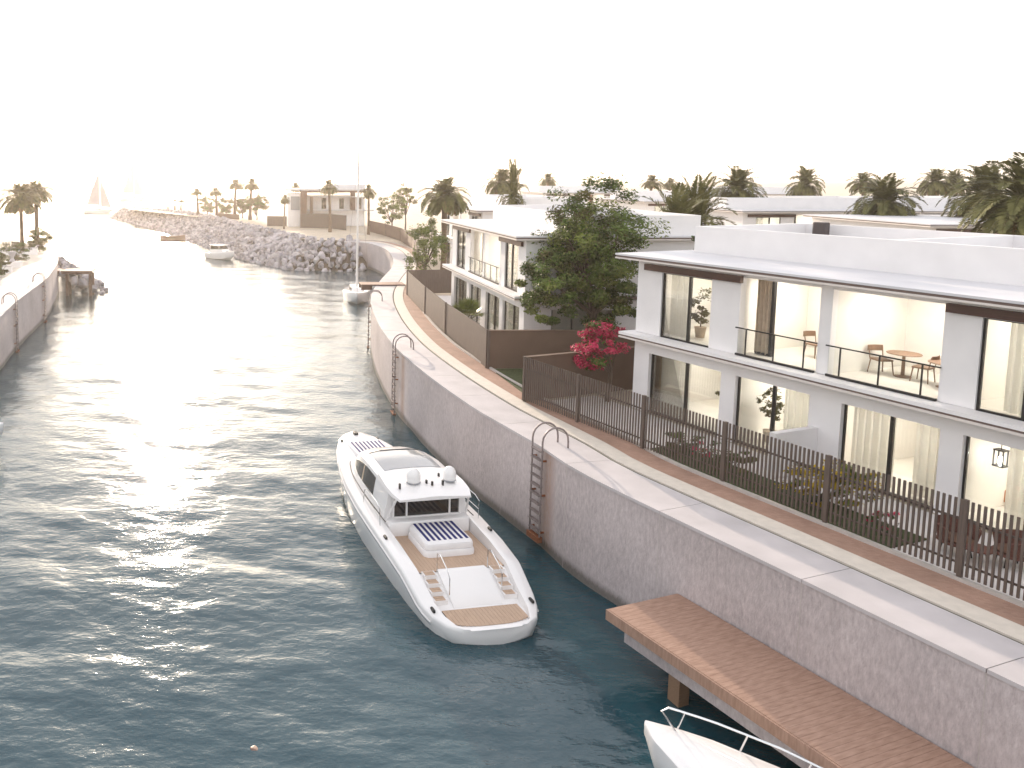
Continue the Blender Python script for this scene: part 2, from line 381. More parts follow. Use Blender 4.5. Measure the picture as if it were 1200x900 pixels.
# ---------------------------------------------------------------- quays, paths and land
QR = smoothline([(13.3, 110.5), (16.2, 109.0), (17.2, 100), (16.2, 89.1), (14.5, 80), (11.9, 70.7), (10.1, 63.8), (9.1, 58.5), (8.45, 53), (8.1, 48.5), (7.95, 44.3), (8.0, 41.1),
                 (8.35, 36.2), (8.95, 31.4), (9.45, 29.0), (10.0, 26.5), FW(-19, 17.74), FW(-13, 17.74), FW(-5, 17.74), FW(4, 17.74), FW(14, 17.74)])
QR = QR[::-1]                                    # now from near to far, land on the right side
def roff(d): return offset(QR, -d)
def quay(name, line, sgn, label, seg=3.4):
    root = thing(name, label, 'quay wall')
    mb = MB(); A = line; B = offset(line, -sgn * 0.55)
    L = [0.0]
    for i in range(1, len(A)): L.append(L[-1] + math.dist(A[i], A[i - 1]))
    inset = offset(line, -sgn * 0.035)
    strip(mb, inset, B, -2.0, Z0 - 0.095, 'conc')
    mb.build('wall', root)
    cp = MB(); jt = MB()
    Bc = offset(line, -sgn * 1.60)
    k0 = 0
    for k in range(1, len(A)):
        if L[k] - L[k0] >= seg or k == len(A) - 1:
            a = [A[q] for q in range(k0, k + 1)]; b = [Bc[q] for q in range(k0, k + 1)]
            if len(a) > 1:
                def trim(p):
                    p = [tuple(x) for x in p]
                    d = Vector(p[-1]) - Vector(p[-2]); p[-1] = tuple(Vector(p[-1]) - d.normalized() * 0.02); return p
                a, b = trim(a), trim(b)
                strip(cp, a, b, Z0 - 0.085, Z0, 'coping')
                q = Vector(a[0]); tt = (Vector(a[1]) - q).normalized(); nn = Vector((-tt.y, tt.x)) * sgn; jj = q - nn * .036
                jt.prism([jj - tt * .007, jj + tt * .007, jj + tt * .007 + nn * .004, jj - tt * .007 + nn * .004], -.5, Z0 - .1, 'kerb')
            k0 = k
    cp.build('coping', root); jt.build('joint', root)
    return root
quay('quay_wall', QR, 1, 'long curved concrete quay wall with pale coping on the right bank')
def sheet_strip(name, a, b, mt, z0, z1, label, cat):
    mb = MB(); strip(mb, a, b, z0, z1, mt); o = mb.build(name); tag(o, label, cat, kind='structure'); return o
sheet_strip('drain_channel', roff(1.60), roff(1.70), 'groove', Z0 - 0.3, Z0 - 0.03, 'dark narrow joint between grey coping and cream strip', 'joint')
sheet_strip('pavement', roff(1.70), roff(2.37), 'cream', Z0 - 0.3, Z0 + 0.02, 'cream stone strip running along the right quay', 'pavement')
sheet_strip('path', roff(2.37), roff(3.30), 'brick', Z0 - 0.3, Z0 - 0.01, 'red brown brick path along the right quay fence', 'path')
sheet_strip('kerb', roff(3.30), roff(3.42), 'kerb', Z0 - 0.3, Z0 + 0.07, 'narrow stone kerb under the slatted fence', 'kerb')
# right land sheet
inner = [tuple(p) for p in roff(3.40)]
land = MB()
poly = inner + [(9, 114), (3, 131), (-7.5, 172), (-29, 211), (-34, 222), (-20, 250), (30, 420), (300, 900), (1400, 1200), (1800, 300), (1200, -60), (40, -40)]
land.add([(p[0], p[1], Z0 - 0.06) for p in poly], [tuple(range(len(poly)))], 'sand')
tag(land.build('ground'), 'flat sandy ground under the villas on the right bank', 'ground', kind='structure')

# left bank
QL = smoothline([(-8.5, -12), (-12.0, 15), (-14.6, 35), (-15.4, 44), (-16.1, 51.4), (-16.9, 58.1), (-17.8, 69.5), (-18.5, 75), (-20.5, 86.4), (-23.8, 98.5), (-27.5, 107), (-33, 113), (-42, 117), (-60, 119)])
quay('quay_wall', QL, -1, 'pale curved quay wall on the left bank carrying two ladders')
def loff(d): return offset(QL, d)
sheet_strip('pavement', loff(1.60), loff(4.2), 'cream', Z0 - 0.3, Z0 - 0.004, 'pale paved walkway on the left bank', 'pavement')
lpoly = [tuple(p) for p in loff(4.15)][::-1] + [(-20, -40), (-300, -60), (-600, 200), (-120, 125)]
lg = MB(); lg.add([(p[0], p[1], Z0 - 0.06) for p in lpoly], [tuple(range(len(lpoly)))], 'sand')
tag(lg.build('ground'), 'flat sandy ground behind the left quay', 'ground', kind='structure')

# far breakwater
fb = MB(); rings = []
for i in range(60):
    x = -230 + i * 2.9; y = 660 + 8 * math.sin(i * .3); hh = 2.6 + rng.normal(0, .25)
    rings.append([(x, y - 9, -1), (x, y - 3, hh * .8), (x, y, hh), (x, y + 3, hh * .8), (x, y + 9, -1)])
fb.loft(rings, 'rock'); tag(fb.build('breakwater'), 'low hazy breakwater across the far sea', 'breakwater', kind='structure')

# ---------------------------------------------------------------- villas
L_UNIT = 14.6
GW = [(0.72, 2.33, 3.86), (4.42, 5.73, 7.00), (7.97, 9.30, 10.58), (11.11, 12.60, 14.25 - 0.37)]      # ground windows: left, mullion, right
UW = [(1.15, 2.35, 3.30), (11.30, 12.30, 13.45)]
BAL = [(4.42, 7.11), (7.48, 10.45)]
ZW = 2.35; ZS0, ZS1 = 2.84, 3.03; ZU0, ZU1 = 3.03, 5.53; ZR0, ZR1 = 5.95, 6.15; ZP = 7.17
DEPTH = 11.5; ROOM = 4.4
def curtain(root, x0, x1, y, z0, z1, mt, amp=0.05, wl=0.22):
    mb = MB(); n = max(6, int((x1 - x0) / wl * 8)); A = []; B = []
    for i in range(n + 1):
        x = x0 + (x1 - x0) * i / n; o = amp * math.sin(2 * math.pi * (x - x0) / wl) + 0.02 * math.sin(7.1 * x)
        A.append((x, y + o)); B.append((x, y + o + 0.012))
    rings = [[(A[i][0], A[i][1], z0), (A[i][0], A[i][1], z1), (B[i][0], B[i][1], z1), (B[i][0], B[i][1], z0)] for i in range(n + 1)]
    mb.loft(rings, mt, True); return mb.build('curtain', root, True)
def window(root, x0, xm, x1, z0, z1, y, full=True):
    t = 0.055; mb = MB()
    mb.box(x0, x1, y, y + .07, z0, z0 + .07, 'frame_dark'); mb.box(x0, x1, y, y + .07, z1 - .03, z1, 'frame_dark')
    mb.box(x0, x0 + t, y, y + .07, z0 + .07, z1 - .03, 'frame_dark'); mb.box(x1 - .025, x1, y, y + .07, z0 + .07, z1 - .03, 'frame_dark')
    mb.box(xm - .045, xm + .045, y - .01, y + .08, z0 + .07, z1 - .03, 'frame_dark')
    f = mb.build('window', root)
    g = MB(); g.box(x0 + t, xm - .045, y + .025, y + .04, z0 + .07, z1 - .03, 'glass'); g.box(xm + .045, x1 - .025, y + .025, y + .04, z0 + .07, z1 - .03, 'glass')
    g.build('glass', f); return f
def room(root, x0, x1, y0, y1, z0, z1, door=True):
    mb = MB(); t = 0.06
    mb.box(x0, x1, y0, y1, z0 + .004, z0 + t, 'floor_tile'); mb.box(x0, x1, y0, y1, z1 - t, z1 - .004, 'plaster')
    mb.box(x0, x0 + t, y0, y1, z0 + t, z1 - t, 'plaster'); mb.box(x1 - t, x1, y0, y1, z0 + t, z1 - t, 'plaster')
    mb.box(x0 + t, x1 - t, y1 - t, y1, z0 + t, z1 - t, 'plaster')
    mb.build('room', root)
    l = MB(); cx = (x0 + x1) / 2; cy = y0 + (y1 - y0) * .45
    l.rbox(cx - .55, cx + .55, cy - .55, cy + .55, z1 - t - .05, z1 - t - .004, 'lamp_warm', .15)
    l.build('ceiling_lamp', root)
def villa(label, loc, rz, units=1, group=None):
    root = thing('villa', label, 'villa', loc, rz, group)
    L = L_UNIT * units
    wall = MB(); T = 0.25; w = 'render_white'
    for u in range(units):
        o = u * L_UNIT; xs = [o] + [q for a in GW for q in (o + a[0], o + a[2])] + [o + L_UNIT]
        for i in range(0, len(xs), 2): wall.box(xs[i], xs[i + 1], 0, T, 0, ZW, w)
        wall.box(o, o + L_UNIT, 0.003, T, ZW, ZS0 + .1, w)
        # upper piers
        ed = [(0, UW[0][0]), (UW[0][2], BAL[0][0]), (BAL[0][1], BAL[1][0]), (BAL[1][1], UW[1][0]), (UW[1][2], L_UNIT)]
        for i, (a, b) in enumerate(ed): wall.box(o + a, o + b, 0 if i != 2 else 0.02, T, ZS1 + .06, ZR0 - .003, w)
        for a in UW: wall.box(o + a[0], o + a[2], 0.01, T, ZU1, ZR0 - .003, w)
        for a in BAL: wall.box(o + a[0], o + a[1], 0.03, T, 5.75, ZR0 - .003, w)
    wall.box(0, T, T, DEPTH - T, 0, ZS0, w); wall.box(0, T, T, DEPTH - T, ZS1 + .05, ZR0 - .003, w)
    wall.box(0, L, DEPTH - T, DEPTH, 0, ZR0 - .003, w)
    wall.build('wall', root)
    # near side wall with two openings
    sw = MB(); X0, X1 = L - T, L
    sw.box(X0, X1, T, 1.4, 0, ZS0, w); sw.box(X0, X1, 1.4, 4.6, 2.35, ZS0, w); sw.box(X0, X1, 4.6, DEPTH - T, 0, ZS0, w)
    sw.box(X0, X1, T, DEPTH - T, ZS1 + .05, ZR0 - .003, w)
    sw.build('side_wall', root)
    wb = MB()
    for yy in (1.4, 2.45, 3.5, 4.54): wb.box(X0 + .12, X0 + .2, yy, yy + .06, .06, 2.35, 'frame_dark')
    wb.box(X0 + .12, X0 + .2, 1.4, 4.6, 0, .06, 'frame_dark'); f = wb.build('window', root)
    gb = MB(); gb.box(X0 + .15, X0 + .165, 1.46, 4.54, .06, 2.35, 'glass'); gb.build('glass', f)
    # slab band and roof plate
    sl = MB(); sl.box(-.25, L + .25, -.60, 0.02, ZS0 + .01, ZS0 + .075, 'fascia_light'); sl.box(-.2, L + .2, -.57, 0.02, ZS0 + .075, ZS0 + .135, 'fascia')
    sl.box(-.25, L + .25, -.60, 0.02, ZS0 + .135, ZS1 + .05, 'render_white')
    sl.box(-.25, -.002, .02, DEPTH, ZS0 + .01, ZS1 + .05, 'render_white'); sl.box(L + .002, L + .25, .02, DEPTH, ZS0 + .08, ZS1 + .0, 'fascia')
    sl.build('floor_slab', root)
    rf = MB(); rf.box(-.5, L + .5, -.70, DEPTH + .4, ZR0, ZR0 + .055, 'fascia_light'); rf.box(-.46, L + .46, -.66, DEPTH + .36, ZR0 + .055, ZR0 + .13, 'fascia')
    rf.box(-.5, L + .5, -.70, DEPTH + .4, ZR0 + .13, ZR1, 'roof_white'); rf.build('roof', root)
    pp = MB(); t = .2; y0, y1 = 2.7, 8.8
    pp.box(.1, L - .1, y0, y0 + t, ZR1, ZP, w); pp.box(.1, L - .1, y1 - t, y1, ZR1, ZP, w)
    pp.box(.1, .1 + t, y0 + t, y1 - t, ZR1, ZP, w); pp.box(L - .1 - t, L - .1, y0 + t, y1 - t, ZR1, ZP, w)
    for u in range(units):
        xm = u * L_UNIT + L_UNIT / 2; pp.box(xm - .1, xm + .1, y0 + t, y1 - t, ZR1, ZP - .004, w)
    pp.build('parapet', root)
    for u in range(units):
        o = u * L_UNIT
        for i, a in enumerate(GW):
            window(root, o + a[0], o + a[1], o + a[2], 0.02, ZW, .14)
        for a in UW:
            window(root, o + a[0], o + a[1], o + a[2], ZU0 - .02 + .05, ZU1, .06)
        for a, b in ((UW[0][0] - .75, BAL[0][0] + .08), (BAL[1][1] + .08, UW[1][2] + .75)):
            bm_ = MB(); bm_.box(o + a, o + b, -.14, -.003, 5.56, 5.80, 'brown_beam'); bm_.build('beam', root)
        # rooms
        room(root, o + .3, o + 4.1, .28, ROOM, .0, ZS0); room(root, o + 4.2, o + 7.25, .28, ROOM, .0, ZS0)
        room(root, o + 7.5, o + 10.85, .28, ROOM, .0, ZS0); room(root, o + 10.95, o + 14.28, .28, ROOM, .0, ZS0)
        room(root, o + .3, o + 4.05, .28, ROOM, ZS1, ZR0); room(root, o + 10.75, o + 14.28, .28, ROOM, ZS1, ZR0)
        room(root, o + 4.15, o + 7.20, .26, 3.6, ZS1, ZR0); room(root, o + 7.35, o + 10.65, .26, 3.6, ZS1, ZR0)
        for a, b in BAL:
            fr = MB(); z = ZS1 + .05
            fr.box(o + a, o + b, -.10, -.03, z + .01, z + .08, 'frame_dark')
            fr.box(o + a - .05, o + b + .05, -.085, -.045, z + .93, z + .97, 'frame_dark')
            n = 3
            for k in range(n):
                xx = o + a + (b - a) * (k + .35) / (n - .3); fr.box(xx - .018, xx + .018, -.08, -.05, z + .08, z + .93, 'frame_dark')
            rr = fr.build('balcony_railing', root)
            g = MB(); g.box(o + a + .02, o + b - .02, -.042, -.032, z + .1, z + .9, 'rail_glass'); g.build('glass', rr)
        # curtains
        curtain(root, o + .8, o + 2.2, .45, .1, 2.7, 'sheer'); curtain(root, o + .62, o + .95, .40, .1, 2.7, 'curtain_beige', .05, .16)
        curtain(root, o + 5.9, o + 7.0, .45, .1, 2.7, 'sheer'); curtain(root, o + 8.05, o + 9.2, .45, .1, 2.7, 'sheer'); curtain(root, o + 9.7, o + 10.5, .55, .1, 2.7, 'sheer')
        curtain(root, o + 11.9, o + 13.9, .45, .1, 2.7, 'sheer'); curtain(root, o + 1.2, o + 2.0, .40, 3.12, 5.8, 'sheer'); curtain(root, o + 11.7, o + 13.4, .40, 3.12, 5.8, 'sheer')
        curtain(root, o + 4.45, o + 4.95, .75, 3.12, 5.8, 'curtain_beige', .05, .16); curtain(root, o + 9.3, o + 9.9, 3.1, 3.12, 5.8, 'curtain_brown', .06, .17)
        dp = MB(); dp.box(o + 5.0, o + 5.09, .70, .82, ZS1 + .07, 5.7, 'frame_dark'); dp.box(o + 4.5, o + 5.0, .72, .80, ZS1 + .07, ZS1 + .14, 'frame_dark'); dp.build('door_frame', root)
    return root
def frame_rz(tx, ty): return math.atan2(ty, tx)
near_loc = (*FW(-24.35, 24.7), Z0)
villa_near = villa('large white two storey villa with lit rooms and two glazed balconies nearest on the right', near_loc, frame_rz(NY, -NX), 2, 'white villas')
villa_two = villa('white villa with dark slim windows behind the brown fence, left of the big tree', (14.1, 55.0, Z0), R(-90), 1, 'white villas')
def vcopy(label, loc, rz):
    c = copy_tree(villa_two); c['label'] = label; c.location = loc; c.rotation_euler[2] = rz; return c
vcopy('white villa roof and parapet showing just behind the villa with slim windows', (20.5, 84.6, Z0), R(-90))
vcopy('white villa with brown eave behind the near roof, left one of the row of three', (43.0, 69.6, Z0), 0)
vcopy('white villa with brown eave behind the near roof, middle one of the row of three', (58.3, 69.6, Z0), 0)
vcopy('white villa with brown eave behind the near roof, right one of the row of three', (73.6, 69.6, Z0), 0)
vr = vcopy('low white villa roof edge with dark beam beside the large palm at the right edge', (43.1, 50.6, Z0), R(-3))
for ch in list(vr.children):
    if ch.name.startswith('parapet'): bpy.data.objects.remove(ch)
vcopy('pale hazy villa seen between the big tree and the dark palms', (47.0, 95, Z0), R(2))
vcopy('pale hazy far villa left of the big tree under the small palm', (52.0, 141, Z0), 0)
vcopy('faint far villa right behind the big tree', (77, 131, Z0), R(1))
vcopy('hazy white villa behind the palm pair at the left edge', (-39.5, 90, Z0), R(66))

# ---------------------------------------------------------------- boats
def interp(tab, x):
    xs = [t[0] for t in tab]; return [float(np.interp(x, xs, [t[k] for t in tab])) for k in range(1, len(tab[0]))]
def hull_mesh(xs, tab, root, name='hull', z0=-0.45):
    """tab rows: x, half beam, sheer z, deck z, gunwale width, keel z; deck flush where deck z >= sheer z"""
    mb = MB(); rings = []
    for x in xs:
        yb, zs, zd, g, zk = interp(tab, x)
        yc = yb * .88; zc = zk + (zs - zk) * .30; yi = max(yb - g, yb * .35); yj = max(yi - .05, yb * .3)
        half = [(0.0, zk), (yc * .62, zk + (zc - zk) * .55), (yc, zc), (yb * .97, zc + (zs - zc) * .55), (yb, zs - .10), (yb * .985, zs - .03), (max(yb - .07, yb * .8), zs),
                (yi, zs), (yj, zd), (yj * .5, zd + .01)]
        ring = [(x, y, z) for y, z in half] + [(x, 0.0, zd + .015)] + [(x, -y, z) for y, z in half[:0:-1]]
        rings.append(ring)
    mb.loft(rings, 'gel'); o = mb.build(name, root, True); return o

def yacht():
    root = thing('motor_yacht', 'long white motor yacht with striped sunpads moored beside the right quay', 'yacht', (5.66, 27.2, 0.0), math.atan2(.985, -.170))
    tab = [(-6.45, .98, .46, .42, .20, -.05), (-6.3, 1.34, .50, .42, .26, -.25), (-5.9, 1.60, .56, .42, .34, -.4), (-5.45, 1.74, .66, .42, .42, -.5), (-5.30, 1.76, .72, .50, .44, -.5), (-4.45, 1.86, 1.06, .93, .46, -.55),
           (-4.3, 1.87, 1.10, .95, .46, -.55), (-3.2, 1.92, 1.24, .95, .48, -.6), (-1.75, 1.94, 1.33, .95, .48, -.6), (-1.6, 1.94, 1.34, 1.33, .45, -.6), (0, 1.92, 1.40, 1.41, .4, -.6), (1.5, 1.82, 1.46, 1.48, .3, -.55),
           (2.8, 1.64, 1.51, 1.55, .25, -.5), (4.0, 1.40, 1.56, 1.63, .22, -.4), (5.0, 1.14, 1.60, 1.67, .2, -.2), (5.7, .90, 1.63, 1.68, .18, .1), (6.2, .62, 1.65, 1.68, .14, .5), (6.45, .40, 1.66, 1.68, .1, .9), (6.6, .12, 1.66, 1.67, .03, 1.3)]
    xs = [t[0] for t in tab]; xs = sorted(set(xs + [a * .5 + b * .5 for a, b in zip(xs[:-1], xs[1:]) if b - a > .3]))
    hull = hull_mesh(xs, tab, root)
    for v in hull.data.vertices:
        if v.co.x < -5.0: v.co.x -= .20 * min(1, (-5.0 - v.co.x) / 1.0) * max(0, 1 - (v.co.y / 1.55) ** 2)
    # boot stripe and rub rail
    rr = MB()
    for sg in (1, -1):
        p = []
        for x in np.linspace(-5.9, 6.5, 40):
            yb, zs, *_ = interp(tab, x); p.append((x, sg * (yb + .012), zs - .20))
        rr.tube(p, .025, 'gel', 6)
        rr.tube([(q[0], q[1] * 1.001, q[2] - .07) for q in p], .010, 'grey_glass', 5)
    rr.build('rub_rail', hull, True)
    # teak
    def planks(x0, x1, yw, z, name, nose=0.0):
        mb = MB(); n = int(yw * 2 / .11)
        for i in range(n):
            y0 = -yw + 2 * yw * i / n; y1 = -yw + 2 * yw * (i + 1) / n - .006
            k = nose * (abs(y0 + y1) / 2 / yw) ** 3
            mb.box(x0 + k, x1, y0, y1, z, z + .012, 'teak')
        mb.box(x0 + nose, x1, -yw, yw, z - .012, z + .003, 'groove')
        return mb.build(name, root)
    planks(-6.45, -5.56, 1.14, .44, 'swim_platform_teak', .22)
    planks(-4.35, -1.78, 1.36, .972, 'cockpit_teak')
    # garage door and steps
    gd = MB(); gd.loft([[(-5.50, -.74, .44), (-5.50, .74, .44), (-5.44, .74, .53), (-5.44, -.74, .53)], [(-5.30, -.76, .46), (-5.30, .76, .46), (-5.20, .76, .67), (-5.20, -.76, .67)],
                        [(-4.50, -.78, .70), (-4.50, .78, .70), (-4.46, .78, 1.00), (-4.46, -.78, 1.00)], [(-4.30, -.76, .80), (-4.30, .76, .80), (-4.28, .74, 1.005), (-4.28, -.74, 1.005)]], 'gel')
    gd.build('garage_door', root, True)
    for sg in (1, -1):
        for k in range(4):
            x = -5.36 + k * .26; z = .63 + k * .12
            st = MB(); st.box(x, x + .27, sg * 1.07 - .20, sg * 1.07 + .20, z - .22, z, 'gel'); s_ = st.build('step', root)
            tk = MB(); tk.box(x + .02, x + .12, sg * 1.07 - .15, sg * 1.07 + .15, z + .001, z + .012, 'teak'); tk.box(x + .14, x + .24, sg * 1.07 - .15, sg * 1.07 + .15, z + .001, z + .012, 'teak')
            tk.build('teak_tread', s_)
        hr = MB(); hr.tube([(-5.3, sg * .80, .75), (-5.3, sg * .80, 1.25), (-5.1, sg * .80, 1.42), (-4.6, sg * .80, 1.62), (-4.4, sg * .80, 1.55), (-4.4, sg * .80, 1.0)], .016, 'chrome', 6); hr.build('handrail', root, True)
    # sunpads
    sp = MB(); sp.rbox(-3.55, -1.95, -.86, .82, .975, 1.20, 'white_fabric', .22, 6); spo = sp.build('sunpad', root, True)
    s2 = MB(); s2.rbox(-3.50, -1.97, -.82, .78, 1.195, 1.40, 'white_fabric', .18, 6); s2.build('cushion', spo, True)
    s3 = MB()
    for k in range(8):
        y = -.72 + k * .18; s3.rbox(-3.28, -2.02, y, y + .095, 1.392, 1.409, 'navy', .02, 2)
    s3.build('stripes', spo)
    bs = MB(); bs.rbox(-1.95, -1.42, -1.40, 1.40, .97, 1.46, 'gel', .10); bs.build('bench', root, True)
    sf = MB(); sf.rbox(3.55, 5.15, -.72, .72, 1.63, 1.76, 'white_fabric', .18, 5); sfo = sf.build('sunpad', root, True)
    s4 = MB()
    for k in range(8):
        y = -.66 + k * .165; s4.rbox(3.62 + .02, 5.05, y, y + .09, 1.75, 1.767, 'navy', .02, 2)
    s4.build('stripes', sfo)
    # cabin
    ct = [(-1.55, 1.46, 1.28, 2.50, 1.36), (-.6, 1.47, 1.31, 2.60, 1.40), (.6, 1.46, 1.29, 2.64, 1.43), (1.6, 1.40, 1.20, 2.58, 1.46), (2.3, 1.32, 1.06, 2.44, 1.48), (3.0, 1.16, .90, 2.10, 1.52), (3.5, .98, .78, 1.80, 1.55), (3.85, .80, .62, 1.62, 1.55)]
    def sec(x, k):          # port side point, k: 0 base .. 1 roof edge .. 2 centre line
        wb, wr, zr, zb = interp(ct, x)
        if k <= 1:
            y = wb + (wr - wb) * k ** 1.4; z = zb + (zr - .14 - zb) * k; return (x, y, z)
        t = k - 1; return (x, wr * (1 - t) * (1 if t else 1), zr - .14 + .14 * math.sin(min(1, t * 2.2) * math.pi / 2) + .03 * t)
    ks = [0, .25, .5, .75, 1, 1.06, 1.14, 1.25, 1.5, 1.8]
    rings = []
    for x in np.linspace(-1.55, 3.85, 22):
        p = [sec(x, k) for k in ks]; c = sec(x, 2)
        rings.append(p + [c] + [(q[0], -q[1], q[2]) for q in p[::-1]])
    mb = MB(); mb.loft(rings, 'gel'); cab = mb.build('cabin', root, True)
    def panel(x0, x1, k0, k1, sg, mt, name, parent, taper=.0, n=12, mull=None):
        mb = MB(); A = []
        for i in range(n + 1):
            t = i / n; x = x0 + (x1 - x0) * t
            kk0 = k0 + (k1 - k0) * .5 * taper * (max(0, t - .55) / .45) ** 1.5; kk1 = k1 - (k1 - k0) * .5 * taper * (max(0, t - .35) / .65) ** 1.2
            a = sec(x, kk0); b = sec(x, kk1)
            A.append([(a[0], sg * (a[1] + .018), a[2]), (b[0], sg * (b[1] + .018), b[2] + .003), (b[0], sg * (b[1] - .03), b[2]), (a[0], sg * (a[1] - .03), a[2])])
        mb.loft(A, mt); return mb.build(name, parent, True)
    for sg in (1, -1):
        panel(-.35, 2.75, .34, .90, sg, 'dark_glass', 'side_window', root, .9)
        panel(.86, .98, .34, .84, sg, 'curtain_beige', 'window_post', root)
        for v in MB(),:
            p = [(x, sg * (interp(ct, x)[0] + .06), interp(ct, x)[3] + .12) for x in np.linspace(-1.9, 3.2, 20)]
            v.tube(p, .018, 'black', 6); v.build('grab_line', root, True)
    ws = MB(); A = []
    for x in np.linspace(2.5, 3.55, 8):
        row = [sec(x, k) for k in (1.22, 1.5, 1.8)]; row = row + [sec(x, 2)] + [(q[0], -q[1], q[2]) for q in row[::-1]]
        A.append([(q[0] + .01, q[1], q[2] + .015) for q in row])
    ws.loft(A, 'dark_glass', False, False); ws.build('windscreen', root, True)
    sr = MB(); A = []
    for x in np.linspace(-.35, 1.45, 8):
        row = [sec(x, k) for k in (1.22, 1.5, 1.8)]; row = row + [sec(x, 2)] + [(q[0], -q[1], q[2]) for q in row[::-1]]
        A.append([(q[0], q[1], q[2] + .02) for q in row] + [(q[0], q[1], q[2] - .03) for q in row[::-1]])
    sr.loft(A, 'grey_glass', True, True); sr.build('sunroof', root, True)
    fr = MB(); p0, p1 = sec(1.50, 1.2), sec(1.50, 2)
    fr.tube([(1.5, p0[1], p0[2] + .02), (1.5, p0[1] * .5, p1[2] + .02), (1.5, -p0[1] * .5, p1[2] + .02), (1.5, -p0[1], p0[2] + .02)], .022, 'black', 5); fr.build('sunroof_seal', root)
    ht = MB(); ht.loft([[(-2.35, -1.22, 2.30), (-2.35, 1.22, 2.30), (-2.35, 1.20, 2.36), (-2.35, 0, 2.42), (-2.35, -1.20, 2.36)], [(-1.95, -1.36, 2.34), (-1.95, 1.36, 2.34), (-1.95, 1.33, 2.44), (-1.95, 0, 2.52), (-1.95, -1.33, 2.44)],
                        [(-1.40, -1.40, 2.38), (-1.40, 1.40, 2.38), (-1.40, 1.36, 2.50), (-1.40, 0, 2.60), (-1.40, -1.36, 2.50)], [(-.5, -1.36, 2.46), (-.5, 1.36, 2.46), (-.5, 1.30, 2.56), (-.5, 0, 2.68), (-.5, -1.30, 2.56)]], 'gel')
    ht.build('hardtop', root, True)
    bk = MB(); bk.box(-1.60, -1.575, -1.12, 1.12, 1.47, 2.33, 'dark_glass'); bko = bk.build('cockpit_glass', root)
    ps = MB()
    for y in (-1.16, -.80, .70, 1.16): ps.box(-1.64, -1.59, y - .03, y + .03, 1.46, 2.36, 'gel')
    ps.box(-1.64, -1.59, -1.16, 1.16, 1.44, 1.50, 'gel'); ps.build('frame', bko)
    for sg in (1, -1):
        q = MB(); q.tube([(-2.15, sg * 1.24, 2.34), (-1.62, sg * 1.38, 1.42)], .035, 'gel', 6); q.build('hardtop_strut', root, True)
    for y, r in ((.42, .24), (-.85, .22)):
        d = MB(); d.lathe([(r * .75, 0), (r * .95, .05), (r, .12), (r, .24), (r * .9, .34), (r * .6, .43), (r * .25, .47), (.01, .48)], (-1.45, y, 2.56), 'gel'); do = d.build('radar_dome', root, True)
        d = MB(); d.lathe([(r * .8, -.05), (r * 1.02, .0), (r * .8, .03)], (-1.45, y, 2.58), 'grey_glass'); d.build('base_ring', do, True)
    for x, y in ((-1.75, 1.0), (-1.6, 0.02), (-1.75, -.12), (-1.72, -.5), (-1.1, -.62)):
        d = MB(); d.rbox(x - .05, x + .05, y - .03, y + .03, 2.50, 2.68, 'black', .02, 2); d.build('spotlight', root)
    for sg in (1, -1):
        r_ = MB(); p = [(-1.9, sg * 1.70, 1.36), (-1.9, sg * 1.72, 1.95), (-1.6, sg * 1.72, 2.05), (-.6, sg * 1.70, 2.05), (-.2, sg * 1.68, 1.9), (-.1, sg * 1.68, 1.42)]
        r_.tube(p, .016, 'chrome', 6); r_.tube([(-1.9, sg * 1.71, 1.68), (-.15, sg * 1.69, 1.70)], .012, 'chrome', 6); r_.build('side_rail', root, True)
        for x in (-2.6, -5.75, 5.6):
            yb, zs, *_ = interp(tab, x); c = MB(); c.rbox(x - .12, x + .12, sg * (yb - .16) - .04, sg * (yb - .16) + .04, zs, zs + .07, 'black', .03, 2); c.build('cleat', root)
    an = MB(); an.rbox(6.05, 6.35, -.10, .08, 1.68, 1.78, 'black', .03, 2); an.build('anchor_winch', root)
    return root
yacht()

